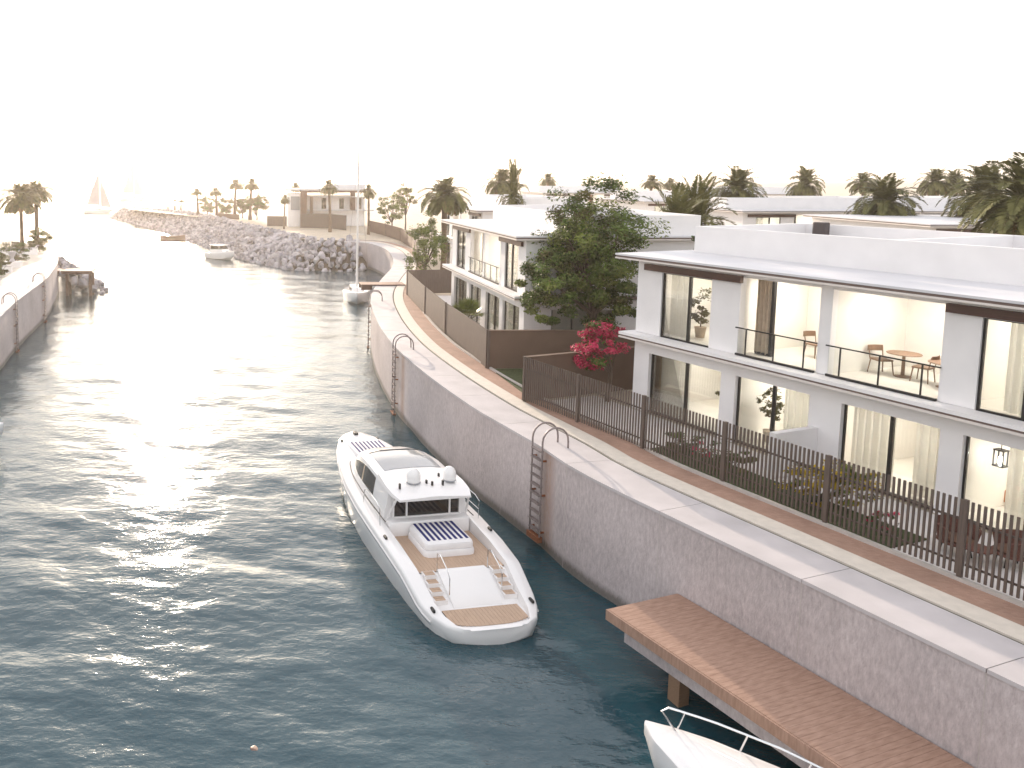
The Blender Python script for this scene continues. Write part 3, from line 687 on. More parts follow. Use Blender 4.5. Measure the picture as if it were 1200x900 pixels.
def rail_boat(name, label, loc, rz, k=1.0):
    root = thing(name, label, 'boat', loc, rz)
    tab = [(-3.4, 1.05, .85, .60, .18, -.3), (-2.0, 1.22, .92, .60, .18, -.4), (-.4, 1.25, 1.0, .62, .18, -.4), (-.3, 1.25, 1.0, 1.02, .18, -.4), (1.2, 1.08, 1.1, 1.14, .15, -.35), (2.3, .72, 1.2, 1.24, .12, -.1), (3.0, .36, 1.27, 1.29, .08, .4), (3.35, .04, 1.32, 1.32, .01, 1.0)]
    tab = [tuple(v * k for v in r) for r in tab]
    xs = [t[0] for t in tab]; xs = sorted(set(xs + [a * .5 + b * .5 for a, b in zip(xs[:-1], xs[1:]) if b - a > .3]))
    hull_mesh(xs, tab, root)
    r_ = MB(); P = []
    for t in np.linspace(0, 1, 15):
        x = k * (-.6 + 3.6 * min(1, t * 1.0)); yb = interp(tab, x)[0]; zs = interp(tab, x)[1]; P.append((x, -(yb - .1 * k), zs + k * .42 * math.sin(min(1, t * 5) * math.pi / 2)))
    r_.tube(P, .022 * k, 'chrome', 6)
    r_.tube([P[-1], (P[-1][0] + .10 * k, P[-1][1] + .1, P[-1][2] - .08 * k), (P[-1][0] - .15 * k, P[-1][1] + .02, P[-1][2] - .42 * k)], .022 * k, 'chrome', 6)
    for i in (5, 9, 13):
        for q in (P[i],): r_.tube([q, (q[0] + .12 * k, q[1], q[2] - .42 * k)], .018 * k, 'chrome', 6)
    r_.build('bow_rail', root, True)
    wsn = MB(); wsn.loft([[(-.3 * k, -.95 * k, 1.0 * k), (.7 * k, -.55 * k, 1.12 * k), (.7 * k, .55 * k, 1.12 * k), (-.3 * k, .95 * k, 1.0 * k)], [(-.75 * k, -.85 * k, 1.55 * k), (.0 * k, -.45 * k, 1.6 * k), (.0 * k, .45 * k, 1.6 * k), (-.75 * k, .85 * k, 1.55 * k)]], 'grey_glass', False); wsn.build('windscreen', root, True)
    for y in (-.5, .5):
        s_ = MB(); s_.rbox(-1.4 * k, -.8 * k, (y - .28) * k, (y + .28) * k, .6 * k, 1.05 * k, 'white_fabric', .08 * k); s_.build('seat', root, True)
    return root
rail_boat('motorboat', 'white boat bow with thin steel rail at the bottom edge near the wooden pier', (10.42, 13.12, 0), math.atan2(.78, -.62), 1.0)
rail_boat('motorboat', 'rounded white boat bow poking in at the left edge below the left quay', (-14.6, 36.4, 0), R(-6), 1.0)

def cruiser(label, loc, rz, k=1.0):
    root = thing('cabin_cruiser', label, 'boat', loc, rz)
    tab = [(-3.4, 1.30, 1.0, .7, .2, -.3), (-1.0, 1.40, 1.15, .7, .2, -.4), (-.9, 1.40, 1.15, 1.16, .2, -.4), (1.2, 1.2, 1.35, 1.38, .15, -.3), (2.6, .7, 1.55, 1.57, .1, .1), (3.4, .05, 1.7, 1.7, .02, .9)]
    tab = [tuple(v * k for v in r) for r in tab]; xs = list(np.linspace(-3.4 * k, 3.4 * k, 16))
    hull_mesh(xs, tab, root)
    c = MB(); c.loft([[(-2.2 * k, -1.1 * k, 1.05 * k), (1.4 * k, -.85 * k, 1.35 * k), (1.4 * k, .85 * k, 1.35 * k), (-2.2 * k, 1.1 * k, 1.05 * k)], [(-2.2 * k, -1.02 * k, 1.7 * k), (.9 * k, -.8 * k, 1.85 * k), (.9 * k, .8 * k, 1.85 * k), (-2.2 * k, 1.02 * k, 1.7 * k)]], 'gel'); c.build('cabin', root)
    g = MB(); g.loft([[(-2.0 * k, -1.03 * k, 1.7 * k), (.85 * k, -.80 * k, 1.85 * k), (.85 * k, .80 * k, 1.85 * k), (-2.0 * k, 1.03 * k, 1.7 * k)], [(-1.9 * k, -.98 * k, 2.35 * k), (.2 * k, -.78 * k, 2.4 * k), (.2 * k, .78 * k, 2.4 * k), (-1.9 * k, .98 * k, 2.35 * k)]], 'dark_glass'); g.build('windows', root)
    r = MB(); r.rbox(-2.3 * k, .5 * k, -1.12 * k, 1.12 * k, 2.42 * k, 2.55 * k, 'gel', .3 * k); r.build('hardtop', root, True)
    p = MB()
    for x, y in ((-2.1, 1), (-2.1, -1), (.25, .8), (.25, -.8)): p.tube([(x * k, y * k, 1.6 * k), (x * k * .98, y * k, 2.44 * k)], .05 * k, 'gel', 5)
    p.build('roof_post', root)
    h = MB(); h.rbox(1.6 * k, 2.4 * k, -.3 * k, .3 * k, 1.45 * k, 1.58 * k, 'grey_glass', .05); h.build('hatch', root)
    return root
cruiser('white cabin cruiser floating in front of the grey rock slope', (-3.9, 121.0, 0), R(-50), 0.85)

def sailboat(label, loc, rz, mast=12.5, k=1.0, sails=False, cat='sailboat'):
    root = thing('sailboat', label, cat, loc, rz)
    tab = [(-4.2, .75, .95, .95, .15, -.1), (-2.5, 1.25, .98, 1.0, .15, -.4), (0, 1.5, 1.05, 1.08, .15, -.6), (2.2, 1.05, 1.15, 1.18, .1, -.4), (3.8, .45, 1.28, 1.3, .05, .1), (4.6, .04, 1.35, 1.35, .01, .9)]
    tab = [tuple(v * k for v in r) for r in tab]
    hull_mesh(list(np.linspace(-4.2 * k, 4.6 * k, 18)), tab, root)
    c = MB(); c.loft([[(-1.2 * k, -.9 * k, 1.05 * k), (2.0 * k, -.6 * k, 1.15 * k), (2.0 * k, .6 * k, 1.15 * k), (-1.2 * k, .9 * k, 1.05 * k)], [(-1.1 * k, -.75 * k, 1.5 * k), (1.6 * k, -.45 * k, 1.45 * k), (1.6 * k, .45 * k, 1.45 * k), (-1.1 * k, .75 * k, 1.5 * k)]], 'gel'); co = c.build('cabin', root)
    wd = MB()
    for sg in (1, -1): wd.box(-.8 * k, 1.0 * k, sg * .70 * k - .1 * k, sg * .70 * k + .1 * k, 1.2 * k, 1.36 * k, 'dark_glass')
    wd.build('window', co)
    ck = MB(); ck.rbox(-3.6 * k, -1.4 * k, -.6 * k, .6 * k, 1.0 * k, 1.08 * k, 'ac', .1 * k); ck.build('cockpit', root)
    m = MB(); m.tube([(.6 * k, 0, 1.0 * k), (.6 * k, 0, mast)], [.13 * k, .09 * k], 'gel', 8); mo = m.build('mast', root, True)
    b = MB(); b.tube([(.55 * k, 0, 2.2 * k), (-3.2 * k, 0, 2.3 * k)], .07 * k, 'gel', 6); bo = b.build('boom', root, True)
    sh = MB()
    for z in (.45, .7): sh.tube([(.6 * k, -.7 * k, mast * z), (.6 * k, .7 * k, mast * z)], .03 * k, 'gel', 5)
    for e in ((4.4, 0, 1.35), (-4.1, 0, 1.0), (.4, 1.4, 1.0), (.4, -1.4, 1.0)): sh.tube([(e[0] * k, e[1] * k, e[2] * k), (.6 * k, 0, mast * .96)], .012 * k, 'steel', 4)
    sh.build('rigging', mo)
    if sails:
        for nm, A, B, C in (('mainsail', (.5, 0, 2.4), (-3.3, .25, 2.5), (.5, 0, mast / k * .97)), ('jib', (4.2, 0, 1.6), (.9, .5, 1.9), (.75, .05, mast / k * .85))):
            s_ = MB(); n = 10; rings = []
            for i in range(n):
                t = i / n; a = [A[q] + (C[q] - A[q]) * t for q in range(3)]; b2 = [B[q] + (C[q] - B[q]) * t for q in range(3)]
                row = []
                for j in range(7):
                    u = j / 6; y = .5 * math.sin(u * math.pi) * (1 - t)
                    row.append(((a[0] + (b2[0] - a[0]) * u) * k, (a[1] + (b2[1] - a[1]) * u + y) * k, (a[2] + (b2[2] - a[2]) * u) * k))
                rings.append(row + [(p[0], p[1] + .02, p[2]) for p in row[::-1]])
            s_.loft(rings, 'sail'); s_.build(nm, root, True)
    else:
        s_ = MB(); s_.tube([(.4 * k, 0, 2.42 * k), (-1.4 * k, 0, 2.48 * k), (-3.1 * k, 0, 2.45 * k)], [.10 * k, .17 * k, .08 * k], 'navy', 7); s_.build('furled_sail', bo, True)
    return root
sailboat('white sailboat with a bare tall mast moored at the brown gangway', (11.2, 81.5, 0), R(-97), 15.0, 0.95)
sailboat('hazy sailboat with white sails far out, nearer and left one of the pair', (-50.0, 268, 0), R(10), 14.5, 1.1, True)
sailboat('hazy sailboat with white sails far out, farther and right one of the pair', (-56.5, 395, 0), R(25), 20.5, 1.5, True)
for nm, lc in (('faint bare mast of a boat moored behind the rock spit', (-20.5, 232, 0)), ('faint tall mast rising behind the far palm row', (-21.5, 260, 0))):
    sailboat(nm, lc, R(20), 17.0, 1.0)
db = thing('dinghy', 'small brown wooden dinghy floating below the rock slope', 'boat', (-14.8, 157, 0), R(-10))
d_ = MB(); rings = []
for x in np.linspace(-2.6, 2.6, 11):
    b = 1.0 * (1 - abs(x / 2.75) ** 2.6); rings.append([(x, -b, .75 + .04 * x * x), (x, -b * .7, -.1), (x, b * .7, -.1), (x, b, .75 + .04 * x * x), (x, b * .85, .70 + .04 * x * x), (x, b * .6, .25), (x, -b * .6, .25), (x, -b * .85, .70 + .04 * x * x)])
d_.loft(rings, 'oak'); d_.build('hull', db, True)
for x in (-1.0, .7):
    t_ = MB(); t_.box(x - .15, x + .15, -.75, .75, .52, .58, 'oak'); t_.build('thwart', db)

# ---------------------------------------------------------------- piers, ladders
pr_ = thing('pier', 'wooden pier deck on a concrete beam along the foot of the right quay wall', 'pier', (*FW(-15.55, 15.35), 0), frame_rz(NY, -NX))
dk = MB(); n = 0; x = 0.0
while x < 16.0:
    dk.box(x, x + .135, 0, 2.36, 1.36, 1.50, 'deck'); x += .14
dk.build('deck', pr_)
ed = MB(); ed.box(0, 16.0, -.05, -.004, 1.22, 1.49, 'deck'); ed.box(-.05, -.004, -.05, 2.36, 1.22, 1.49, 'deck'); ed.build('fascia_board', pr_)
bmx = MB(); bmx.box(.25, 16.0, .30, .75, .70, 1.352, 'conc'); bmx.box(.25, 16.0, 1.75, 2.2, .70, 1.352, 'conc'); bmx.build('beam', pr_)
for x in (1.6, 7.0, 12.4):
    p = MB(); p.box(x, x + .32, .36, .68, -2, .695, 'oak'); p.build('post', pr_)

def ladder(label, line, sgn, y, base=-0.05):
    i = min(range(len(line)), key=lambda k: abs(line[k][1] - y) + (0 if line[k][1] < 70 else 1e3)); p = Vector(line[i]); t = (Vector(line[i + 1]) - p).normalized()
    nrm = Vector((-t.y, t.x)) * sgn      # towards the water
    root = thing('quay_ladder', label, 'ladder', (p.x, p.y, 0), math.atan2(-nrm.x, nrm.y))
    mb = MB()                            # local +Y is towards the water
    for xx in (-.30, .30):
        P = [(xx, .15, base)] + [(xx, .15, z) for z in (1.5, 3.0)] + [(xx, .15, Z0 + .25)]
        for a in np.linspace(0, 180, 11)[1:]: P.append((xx, .15 - .48 + .48 * math.cos(R(a)), Z0 + .25 + .48 * math.sin(R(a))))
        P[-1] = (xx, -.81, Z0 + .22); P.append((xx, -.81, Z0))
        m_ = MB(); m_.tube(P, .032, 'steel', 8); m_.build('rail', root, True)
    z = .32
    while z < Z0 + .05:
        r_ = MB(); r_.box(-.275, .275, .08, .22, z - .02, z + .02, 'steel'); r_.build('rung', root); z += .31
    f = MB(); f.box(-.34, .34, .06, .24, base - .1, base + .09, 'rust'); f.build('foot', root)
    for z in (.6, 1.9, 3.1):
        for xx in (-.30, .30):
            b = MB(); b.box(xx - .02, xx + .02, -.03, .13, z - .03, z + .03, 'rust'); b.build('bracket', root)
QRs = QR
ladder('grey rusty steel ladder on the right quay wall beside the white yacht', QR, 1, 26.6, .35)
ladder('grey steel ladder with curved handrails midway along the right quay wall', QR, 1, 41.6)
ladder('curved handrails of the far ladder at the end of the right quay', QR, 1, 58.8)
ladder('grey ladder on the left quay wall nearer the left edge', QL, -1, 56.8)
ladder('grey ladder on the left quay wall beside the small brown jetty', QL, -1, 69.0)

gw = thing('gangway', 'brown wooden gangway reaching from the quay to the moored sailboat', 'gangway', (0, 0, 0))
g = MB()
for k in range(46):
    x = 9.5 + k * .08; g.box(x, x + .075, 66.3, 67.9, Z0 + .03, Z0 + .10, 'deck')
g.build('deck', gw); g = MB(); g.box(9.5, 13.15, 66.25, 66.295, Z0 + .005, Z0 + .11, 'brown_beam'); g.box(9.5, 10.4, 66.3, 66.5, Z0 - .35, Z0 + .028, 'brown_beam'); g.box(9.5, 10.4, 67.7, 67.9, Z0 - .35, Z0 + .028, 'brown_beam'); g.build('beam', gw)
lj = thing('jetty', 'small brown jetty jutting into the water from the left quay', 'jetty', (0, 0, 0))
g = MB()
for k in range(46): g.box(-21.6 + k * .115, -21.49 + k * .115, 83.6, 85.8, 2.55, 2.68, 'deck')
g.build('deck', lj)
g = MB(); g.box(-21.6, -16.3, 83.5, 83.595, 2.35, 2.69, 'brown_beam'); g.build('beam', lj)
for x in (-19.2, -16.75): g = MB(); g.box(x, x + .3, 83.9, 84.2, -2, 2.34, 'wood_far'); g.box(x, x + .3, 85.2, 85.5, -2, 2.34, 'wood_far'); g.build('post', lj)

# ---------------------------------------------------------------- fences and garden walls
def fence(label, s0, s1, d, h=1.82, pitch=.118, postgap=3.05, slat=.050):
    root = thing('slat_fence', label, 'fence', (*FW(s0, d), Z0 + .07), frame_rz(NY, -NX))
    L = s1 - s0; x = 0.0; posts = [0.0]
    while posts[-1] + postgap < L - .5: posts.append(posts[-1] + postgap)
    posts.append(L)
    for p in posts:
        m_ = MB(); m_.box(p - .045, p + .045, -.04, .05, 0, h, 'fence'); m_.build('post', root)
    for a, b in zip(posts[:-1], posts[1:]):
        m_ = MB(); x = a + .06 + pitch * .45
        while x < b - .09:
            m_.box(x, x + slat, -.016, .016, .05, h - .01, 'fence'); x += pitch
        m_.build('slat_panel', root)
        for z in (.28, 1.30):
            r_ = MB(); r_.box(a + .062, b - .062, .032, .062, z, z + .05, 'fence'); r_.build('rail', root)
    return root
fence('dark brown fence of upright slats in front of the near villa', -26.4, -1.5, 21.12)
def garden_wall(label, pts, h, mt, th=.14, cat='fence', z=Z0, name='garden_wall'):
    root = thing(name, label, cat, (0, 0, 0))
    for a, b in zip(pts[:-1], pts[1:]):
        d = (Vector(b) - Vector(a)); L = d.length; n = Vector((-d.y, d.x)).normalized()
        m_ = MB()
        if mt == 'fence':
            k = int(L / .15)
            for i in range(k):
                p = Vector(a) + d * (i / k); q = Vector(a) + d * ((i + .93) / k)
                m_.prism([p, q, q + n * .04, p + n * .04], z, z + h, 'fence')
            m_.prism([Vector(a) + n * .045, Vector(b) + n * .045, Vector(b) + n * .09, Vector(a) + n * .09], z, z + h - .06, 'fence')
        else:
            m_.prism([a, b, Vector(b) + n * th, Vector(a) + n * th], z, z + h, mt)
        m_.build('panel', root)
        if mt != 'fence':
            c = MB(); c.prism([Vector(a) - n * .03, Vector(b) - n * .03, Vector(b) + n * (th + .03), Vector(a) + n * (th + .03)], z + h, z + h + .05, mt); c.build('cap', root)
    for p in pts:
        m_ = MB(); m_.box(p[0] - .05, p[0] + .05, p[1] - .05, p[1] + .05, z, z + h + .03, 'fence'); m_.build('post', root)
    return root
garden_wall('dark brown close boarded fence between quay path and villa with slim windows', [(12.3, 61.2), (11.75, 52.5), (11.5, 46.0), (11.45, 37.75)], 1.83, 'fence', name='board_fence')
garden_wall('plain tan brown garden wall below the big tree beside the pink bush', [(11.5, 37.6), (20.5, 37.6)], 1.80, 'fence_wall')
garden_wall('brown return fence standing behind the light green tree', [(12.4, 61.8), (22, 63.0)], 1.85, 'fence', name='board_fence')
garden_wall('tan garden wall closing the near villa plot in front of the pink bush', [FW(-26.45, 21.2), FW(-26.45, 32.0)], 1.80, 'fence_wall')
garden_wall('low brown wall curving behind the round quay basin', [(19.8, 131), (20.9, 121), (21.4, 112), (20.6, 100), (18.8, 90), (17.0, 80)], 1.75, 'fence_wall')
dv = thing('divider_wall', 'short white divider wall between two patios of the near villa', 'wall', (*FW(-17.12, 22.9), Z0), frame_rz(NY, -NX))
m_ = MB(); m_.box(-.1, .1, 0, 1.795, 0, 1.40, 'render_white'); m_.build('panel', dv)
# gardens
def plot(name, s0, s1, d0, d1, z, mt, label, cat, kind='structure'):
    mb = MB(); a, b, c, e = FW(s0, d0), FW(s1, d0), FW(s1, d1), FW(s0, d1)
    mb.prism([a, e, c, b][::-1], Z0 - .2, z, mt); return tag(mb.build(name), label, cat, kind=kind)
plot('patio', -26.3, -1, 21.25, 24.69, Z0 - .03, 'patio', 'pale tiled patio in front of the near villa', 'patio')
plot('lawn', -20.35, -12.75, 21.27, 22.75, Z0 + .012, 'grass', 'dark green lawn bed behind the slatted fence', 'lawn')
plot('lawn', -9.5, -2, 21.27, 22.75, Z0 + .012, 'grass', 'dark green lawn bed at the far right end of the fence', 'lawn')
lp = MB(); lp.prism([(11.7, 32.5), (20, 35.5), (20.5, 37.5), (11.6, 37.5)], Z0 - .2, Z0 + .02, 'grass'); tag(lp.build('lawn'), 'dark lawn strip between the tan garden walls', 'lawn', kind='structure')
lp = MB(); lp.prism([(11.7, 37.9), (30, 37.9), (30, 61), (12.6, 61)], Z0 - .2, Z0 - .02, 'patio'); tag(lp.build('patio'), 'pale paving around the villa with slim windows', 'patio', kind='structure')
lp = MB(); lp.prism([(11.8, 41.5), (13.3, 41.5), (13.3, 60), (12.5, 60)], Z0 - .2, Z0 + .01, 'grass'); tag(lp.build('lawn'), 'narrow lawn inside the dark brown fence', 'lawn', kind='structure')

# ---------------------------------------------------------------- vegetation
def palm_proto(seed, H, crown, nf=46, droop=1.0, tr=.22):
    r = random.Random(seed); root = empty('palm_tree')
    t = MB(); n = 10; bend = r.uniform(-.25, .25); bx, by = bend * 1.2, r.uniform(-.2, .2)
    path = [(bx * (k / n) ** 2, by * (k / n) ** 2, H * k / n - .2) for k in range(n + 1)]
    rad = [tr * (1.35 - .5 * min(1, k / 3) + (.12 if k % 2 else 0)) for k in range(n + 1)]
    rad[-1] = tr * 1.25
    t.tube(path, rad, 'palm_trunk', 9); t.build('trunk', root, True)
    top = Vector(path[-1])
    P, N, U, LL, W, MI = [], [], [], [], [], []
    rachis = MB()
    for i in range(nf):
        az = i * 2.39996 + r.uniform(-.2, .2); u = (i + .5) / nf
        el = R(82 - 125 * u ** .85 + r.uniform(-6, 6)); ln = crown * (.80 + .28 * math.sin(math.pi * min(1, u * 1.1)) + r.uniform(-.08, .08))
        old = u > .86
        d = Vector((math.cos(az) * math.cos(el), math.sin(az) * math.cos(el), math.sin(el))); p = top + Vector((0, 0, .1)) + d * .12
        seg = 11; step = ln / seg; pts = [p.copy()]
        sag = droop * (.085 + .03 * r.random()) * (1.0 if el > -.5 else .5)
        for k in range(seg):
            d = (d + Vector((0, 0, -sag * (1 + k * .10)))).normalized(); p = p + d * step; pts.append(p.copy())
        rachis.tube(pts, [max(.006, .028 * (1 - k / (seg + 1))) for k in range(len(pts))], 'palm_dry' if old else 'palm_leaf', 4, False)
        side = d.cross(Vector((0, 0, 1)));
        if side.length < .05: side = Vector((1, 0, 0))
        side = Vector((-math.sin(az), math.cos(az), 0))
        m = 36
        for k in range(3, m):
            s = k / m * seg; a = int(min(s, seg - 1)); f = s - a; c = pts[a].lerp(pts[a + 1], f); tg = (pts[a + 1] - pts[a]).normalized()
            ll = crown * .30 * (math.sin(math.pi * min(1, .12 + .86 * k / m)) ** .6) * (1 - .35 * k / m)
            upv = side.cross(tg).normalized()
            if upv.z < 0: upv = -upv
            for sg in (1, -1):
                v = (side * sg * .80 + tg * .62 + upv * .30 + Vector((0, 0, -.22)) + Vector((r.uniform(-.12, .12), r.uniform(-.12, .12), r.uniform(-.15, .1)))).normalized()
                nn = v.cross(tg); 
                if nn.length < .01: continue
                P.append(c + v * ll * .5); U.append(v); N.append(nn.normalized()); LL.append(ll); W.append(.085 * crown / 2.2); MI.append(1 if (old and r.random() < .8) else 0)
    fo = leafmesh('fronds', root, P, N, U, LL, W, ['palm_leaf', 'palm_dry'], MI); rachis.build('midribs', fo)
    return root
def put(root, proto_used, label, cat, x, y, sc, rz, group=None, z=Z0):
    o = root if not proto_used else copy_tree(root)
    o.location = (x, y, z - .06); o.rotation_euler[2] = rz; o.scale = (sc,) * 3; tag(o, label, cat, group); return o
def px(u, depth):          # lateral position of something standing at that distance
    return (u - 290) / 940 * depth * 1.0
palms = {}
def palm(kind, label, x, y, ztop, crownw, rz, group='date palms'):
    """ztop: height of crown centre, crownw: width of crown in metres"""
    H = ztop - Z0
    key = kind; spec = {'tall': (11, 7.0, 2.1, 72, 1.15), 'broad': (12, 6.4, 2.7, 80, 1.0), 'low': (13, 4.2, 2.5, 52, .7), 'slim': (14, 7.4, 1.7, 52, 1.15)}[kind]
    used = key in palms
    if not used: palms[key] = palm_proto(*spec)
    o = palms[key] if not used else copy_tree(palms[key])
    sxy = crownw / (2 * spec[2] * .98); o.location = (x, y, Z0 - .06)
    o.rotation_euler[2] = rz; o.scale = (sxy, sxy, H / spec[1]); tag(o, label, 'palm tree', group); return o
palm('tall', 'large full date palm standing behind the left corner of the villa with slim windows', 17.2, 70, 11.0, 4.9, .3)
palm('tall', 'palm with spiky crown above the white parapet of the villa behind the slim windowed one', 31.0, 98, 11.9, 4.6, 1.2)
palm('slim', 'small hazy palm left of the big tree above the far villa roof', 59.5, 160, 11.9, 4.2, 2.2)
palm('low', 'low palm crown peeping over the roof parapet beside the spiky palm', 23.2, 70, 10.9, 2.6, .9)
palm('broad', 'wide palm rising right behind the left end of the near roof parapet', 45.7, 75, 11.3, 5.0, .5)
palm('low', 'dark upright palm left one of two just behind the near villa roof', 24.0, 45, 9.5, 4.4, 2.0)
palm('low', 'dark upright palm right one of two just behind the near villa roof', 26.8, 48, 9.9, 4.2, 4.0)
palm('broad', 'rounded palm alone on the skyline above the row of brown eaved villas', 72.8, 105, 11.5, 4.6, 1.1)
palm('broad', 'palm with drooping fronds standing in front of the row of brown eaved villas', 49.2, 62, 10.7, 4.9, 2.1)
palm('slim', 'hazy palm on the skyline just behind the palm with drooping fronds', 84.5, 110, 11.8, 4.4, .2)
palm('tall', 'hazy skyline palm left one of the pair above the right villa of the row', 85.5, 100, 11.9, 4.4, .7)
palm('tall', 'hazy skyline palm right one of the pair above the right villa of the row', 96.5, 110, 11.8, 4.2, 1.9)
palm('broad', 'broad palm with tawny fronds partly hidden by the large palm at the right edge', 53.2, 58, 11.4, 5.2, 3.3)
palm('broad', 'very large dark palm cut by the right edge of the picture', 39.8, 41, 11.5, 5.6, 2.7)
palm('slim', 'faint small palm right behind the big tree crown', 89, 170, 11.0, 4.0, 3.0)
palm('slim', 'hazy palm touching the right shoulder of the big tree crown', 75, 150, 11.6, 4.4, 2.5)
palm('slim', 'tall slender palm in front of the brown framed pavilion', 13.4, 130, 10.9, 3.6, .4)
palm('slim', 'tall slender palm beside the sailboat mast', 18.9, 125, 10.3, 2.9, 1.4)
palm('slim', 'small palm above the white left box of the brown framed pavilion', 10.2, 172, 10.3, 3.2, 2.4)
palm('slim', 'thin little palm at the left end of the brown framed pavilion', 6.3, 138, 8.7, 2.0, 3.4)
for i, (u, v, wpx, dep, lab) in enumerate([(232, 224, 15, 185, 'leftmost tall thin palm of the four on the rock spit'), (254, 224, 17, 176, 'second from the left of four tall thin palms on the rock spit'),
                        (275, 215, 18, 172, 'third from the left of four tall thin palms on the rock spit'), (293, 215, 18, 166, 'rightmost tall thin palm of the four on the rock spit')]):
    palm('slim', lab, px(u, dep), dep, 12.7 - (v - 205) / 945 * dep, 1.5 * wpx * dep / 945, i * 1.3, 'palms on the rock spit')
for i, (u, v, wpx, dep) in enumerate([(197, 235, 9, 215), (205, 234, 10, 214), (212, 235, 9, 210)]):
    palm('slim', 'tiny hazy palm in the cluster of three at the tip of the rock spit', px(u, dep), dep, 12.7 - (v - 205) / 945 * dep, 1.5 * wpx * dep / 945, i * 2.0, 'tiny palms at the spit tip')
palm('broad', 'full brownish palm at the left edge, nearer one of the pair behind the left quay', -28.2, 100, 10.0, 6.0, .9)
palm('tall', 'brownish palm at the left edge leaning behind its twin over the round bush', -27.9, 106, 10.6, 5.6, 2.9)

def crown(name, root, center, rad, ncl, nleaf, size, mats, seed, weights=None, flat=.0):
    r = np.random.default_rng(seed); C = []
    while len(C) < ncl:
        p = r.uniform(-1, 1, 3); q = np.linalg.norm(p)
        if q > 1 or q < .25: continue
        C.append(p * (0.82 + .25 * r.random()))
    C = np.array(C); P, N, U, L, W, MI = [], [], [], [], [], []
    for c in C:
        k = int(nleaf * r.uniform(.6, 1.4)); s = r.uniform(.13, .30)
        d = r.normal(0, 1, (k, 3)); d /= np.linalg.norm(d, axis=1)[:, None]; d *= (r.random((k, 1)) ** .5)
        q = (c + d * s * np.array([1.15, 1.15, .65])) * np.array(rad) + np.array(center)
        n = r.normal(0, .55, (k, 3)) + np.array([0, 0, .9]) + c * .5; n /= np.linalg.norm(n, axis=1)[:, None]
        u = np.cross(n, r.normal(0, 1, (k, 3))); u /= np.linalg.norm(u, axis=1)[:, None]
        P.append(q); N.append(n); U.append(u); L.append(size * r.uniform(.7, 1.5, k)); W.append(size * r.uniform(.35, .65, k))
        mi = r.choice(len(mats), p=weights) if weights else 0
        MI.append(np.where(r.random(k) < .8, mi, r.choice(len(mats), size=k, p=weights) if weights else 0))
    o = leafmesh(name, root, np.concatenate(P), np.concatenate(N), np.concatenate(U), np.concatenate(L), np.concatenate(W), mats, np.concatenate(MI))
    return o, C * np.array(rad) + np.array(center)
def tree(name, label, cat, x, y, h0, center_z, rad, ncl, nleaf, size, mats, seed, weights=None, tr=.16, stems=1, cname='crown', z=Z0 - .06):
    root = thing(name, label, cat, (x, y, z)); cz = center_z - z
    _, C = crown(cname, root, (0, 0, cz), rad, ncl, nleaf, size, mats, seed, weights)
    t = MB(); r = random.Random(seed)
    for sidx in range(stems):
        ox, oy = (r.uniform(-.3, .3), r.uniform(-.3, .3)) if stems > 1 else (0, 0)
        fork = Vector((ox * 1.5, oy * 1.5, h0)); t.tube([(ox, oy, -.1), (ox * 1.2 + .05, oy * 1.2, h0 * .5), fork], [tr * 1.3, tr, tr * .85], 'bark', 8)
        for k in range(10 if stems == 1 else 4):
            c = Vector(C[r.randrange(len(C))]); mid = fork.lerp(c, .5) + Vector((r.uniform(-.2, .2), r.uniform(-.2, .2), .25))
            t.tube([fork, mid, c], [tr * .6, tr * .35, tr * .10], 'bark', 6)
    t.build('trunk', root, True); return root
bt = tree('broadleaf_tree', 'big dense dark green tree between the two nearest villas', 'tree', 17.0, 39.0, 2.8, 9.75, (2.6, 2.5, 3.0), 100, 270, .16, ['leaf_dark', 'leaf_light', 'leaf_olive'], 21, [.6, .27, .13], .2)
for cz_, cx_, rd_, nc_, sd_ in ((7.4, -2.0, (1.7, 1.8, 1.9), 48, 51), (6.7, .7, (1.7, 1.8, 1.7), 42, 52), (8.9, -1.0, (1.3, 1.5, 1.5), 22, 53)):
    crown('crown', bt, (cx_, -.3, cz_ - Z0), rd_, nc_, 230, .16, ['leaf_dark', 'leaf_light', 'leaf_olive'], sd_, [.6, .27, .13])
    br_ = MB(); br_.tube([(0, 0, 2.4), (cx_ * .5, -.2, (cz_ - Z0 + 2.4) * .5), (cx_, -.3, cz_ - Z0)], [.13, .09, .04], 'bark', 6); br_.build('limb', bt, True)
tree('broadleaf_tree', 'light green slender tree at the corner behind the dark brown fence', 'tree', 14.4, 64.5, 2.0, 6.9, (1.75, 1.7, 2.9), 60, 150, .15, ['leaf_light', 'leaf_dark'], 22, [.7, .3], .10)
tree('broadleaf_tree', 'hazy pale green tree right of the sailboat mast', 'tree', 22.0, 122, 2.0, 8.0, (2.3, 2.2, 2.6), 45, 120, .22, ['leaf_light', 'leaf_dark'], 23, [.75, .25], .12)
tree('broadleaf_tree', 'hazy olive tree just behind the pale green tree', 'tree', 26.6, 135, 2.4, 9.2, (1.9, 1.9, 2.2), 35, 110, .24, ['leaf_light', 'leaf_olive'], 24, [.6, .4], .12)
tree('shrub', 'low dark foliage mass behind the left end of the near villa roof', 'shrub', 21.8, 37.0, 1.5, 8.6, (1.7, 1.4, 1.6), 40, 180, .15, ['leaf_dark', 'leaf_light'], 25, [.8, .2], .10)
bg_ = tree('flowering_bush', 'pink flowering bush at the left corner of the near villa', 'bush', *FW(-25.7, 24.35), 1.2, 5.75, (1.15, .9, 1.3), 52, 130, .13, ['pink', 'leaf_dark', 'leaf_olive'], 26, [.62, .28, .10], .035, 4, 'blossom')
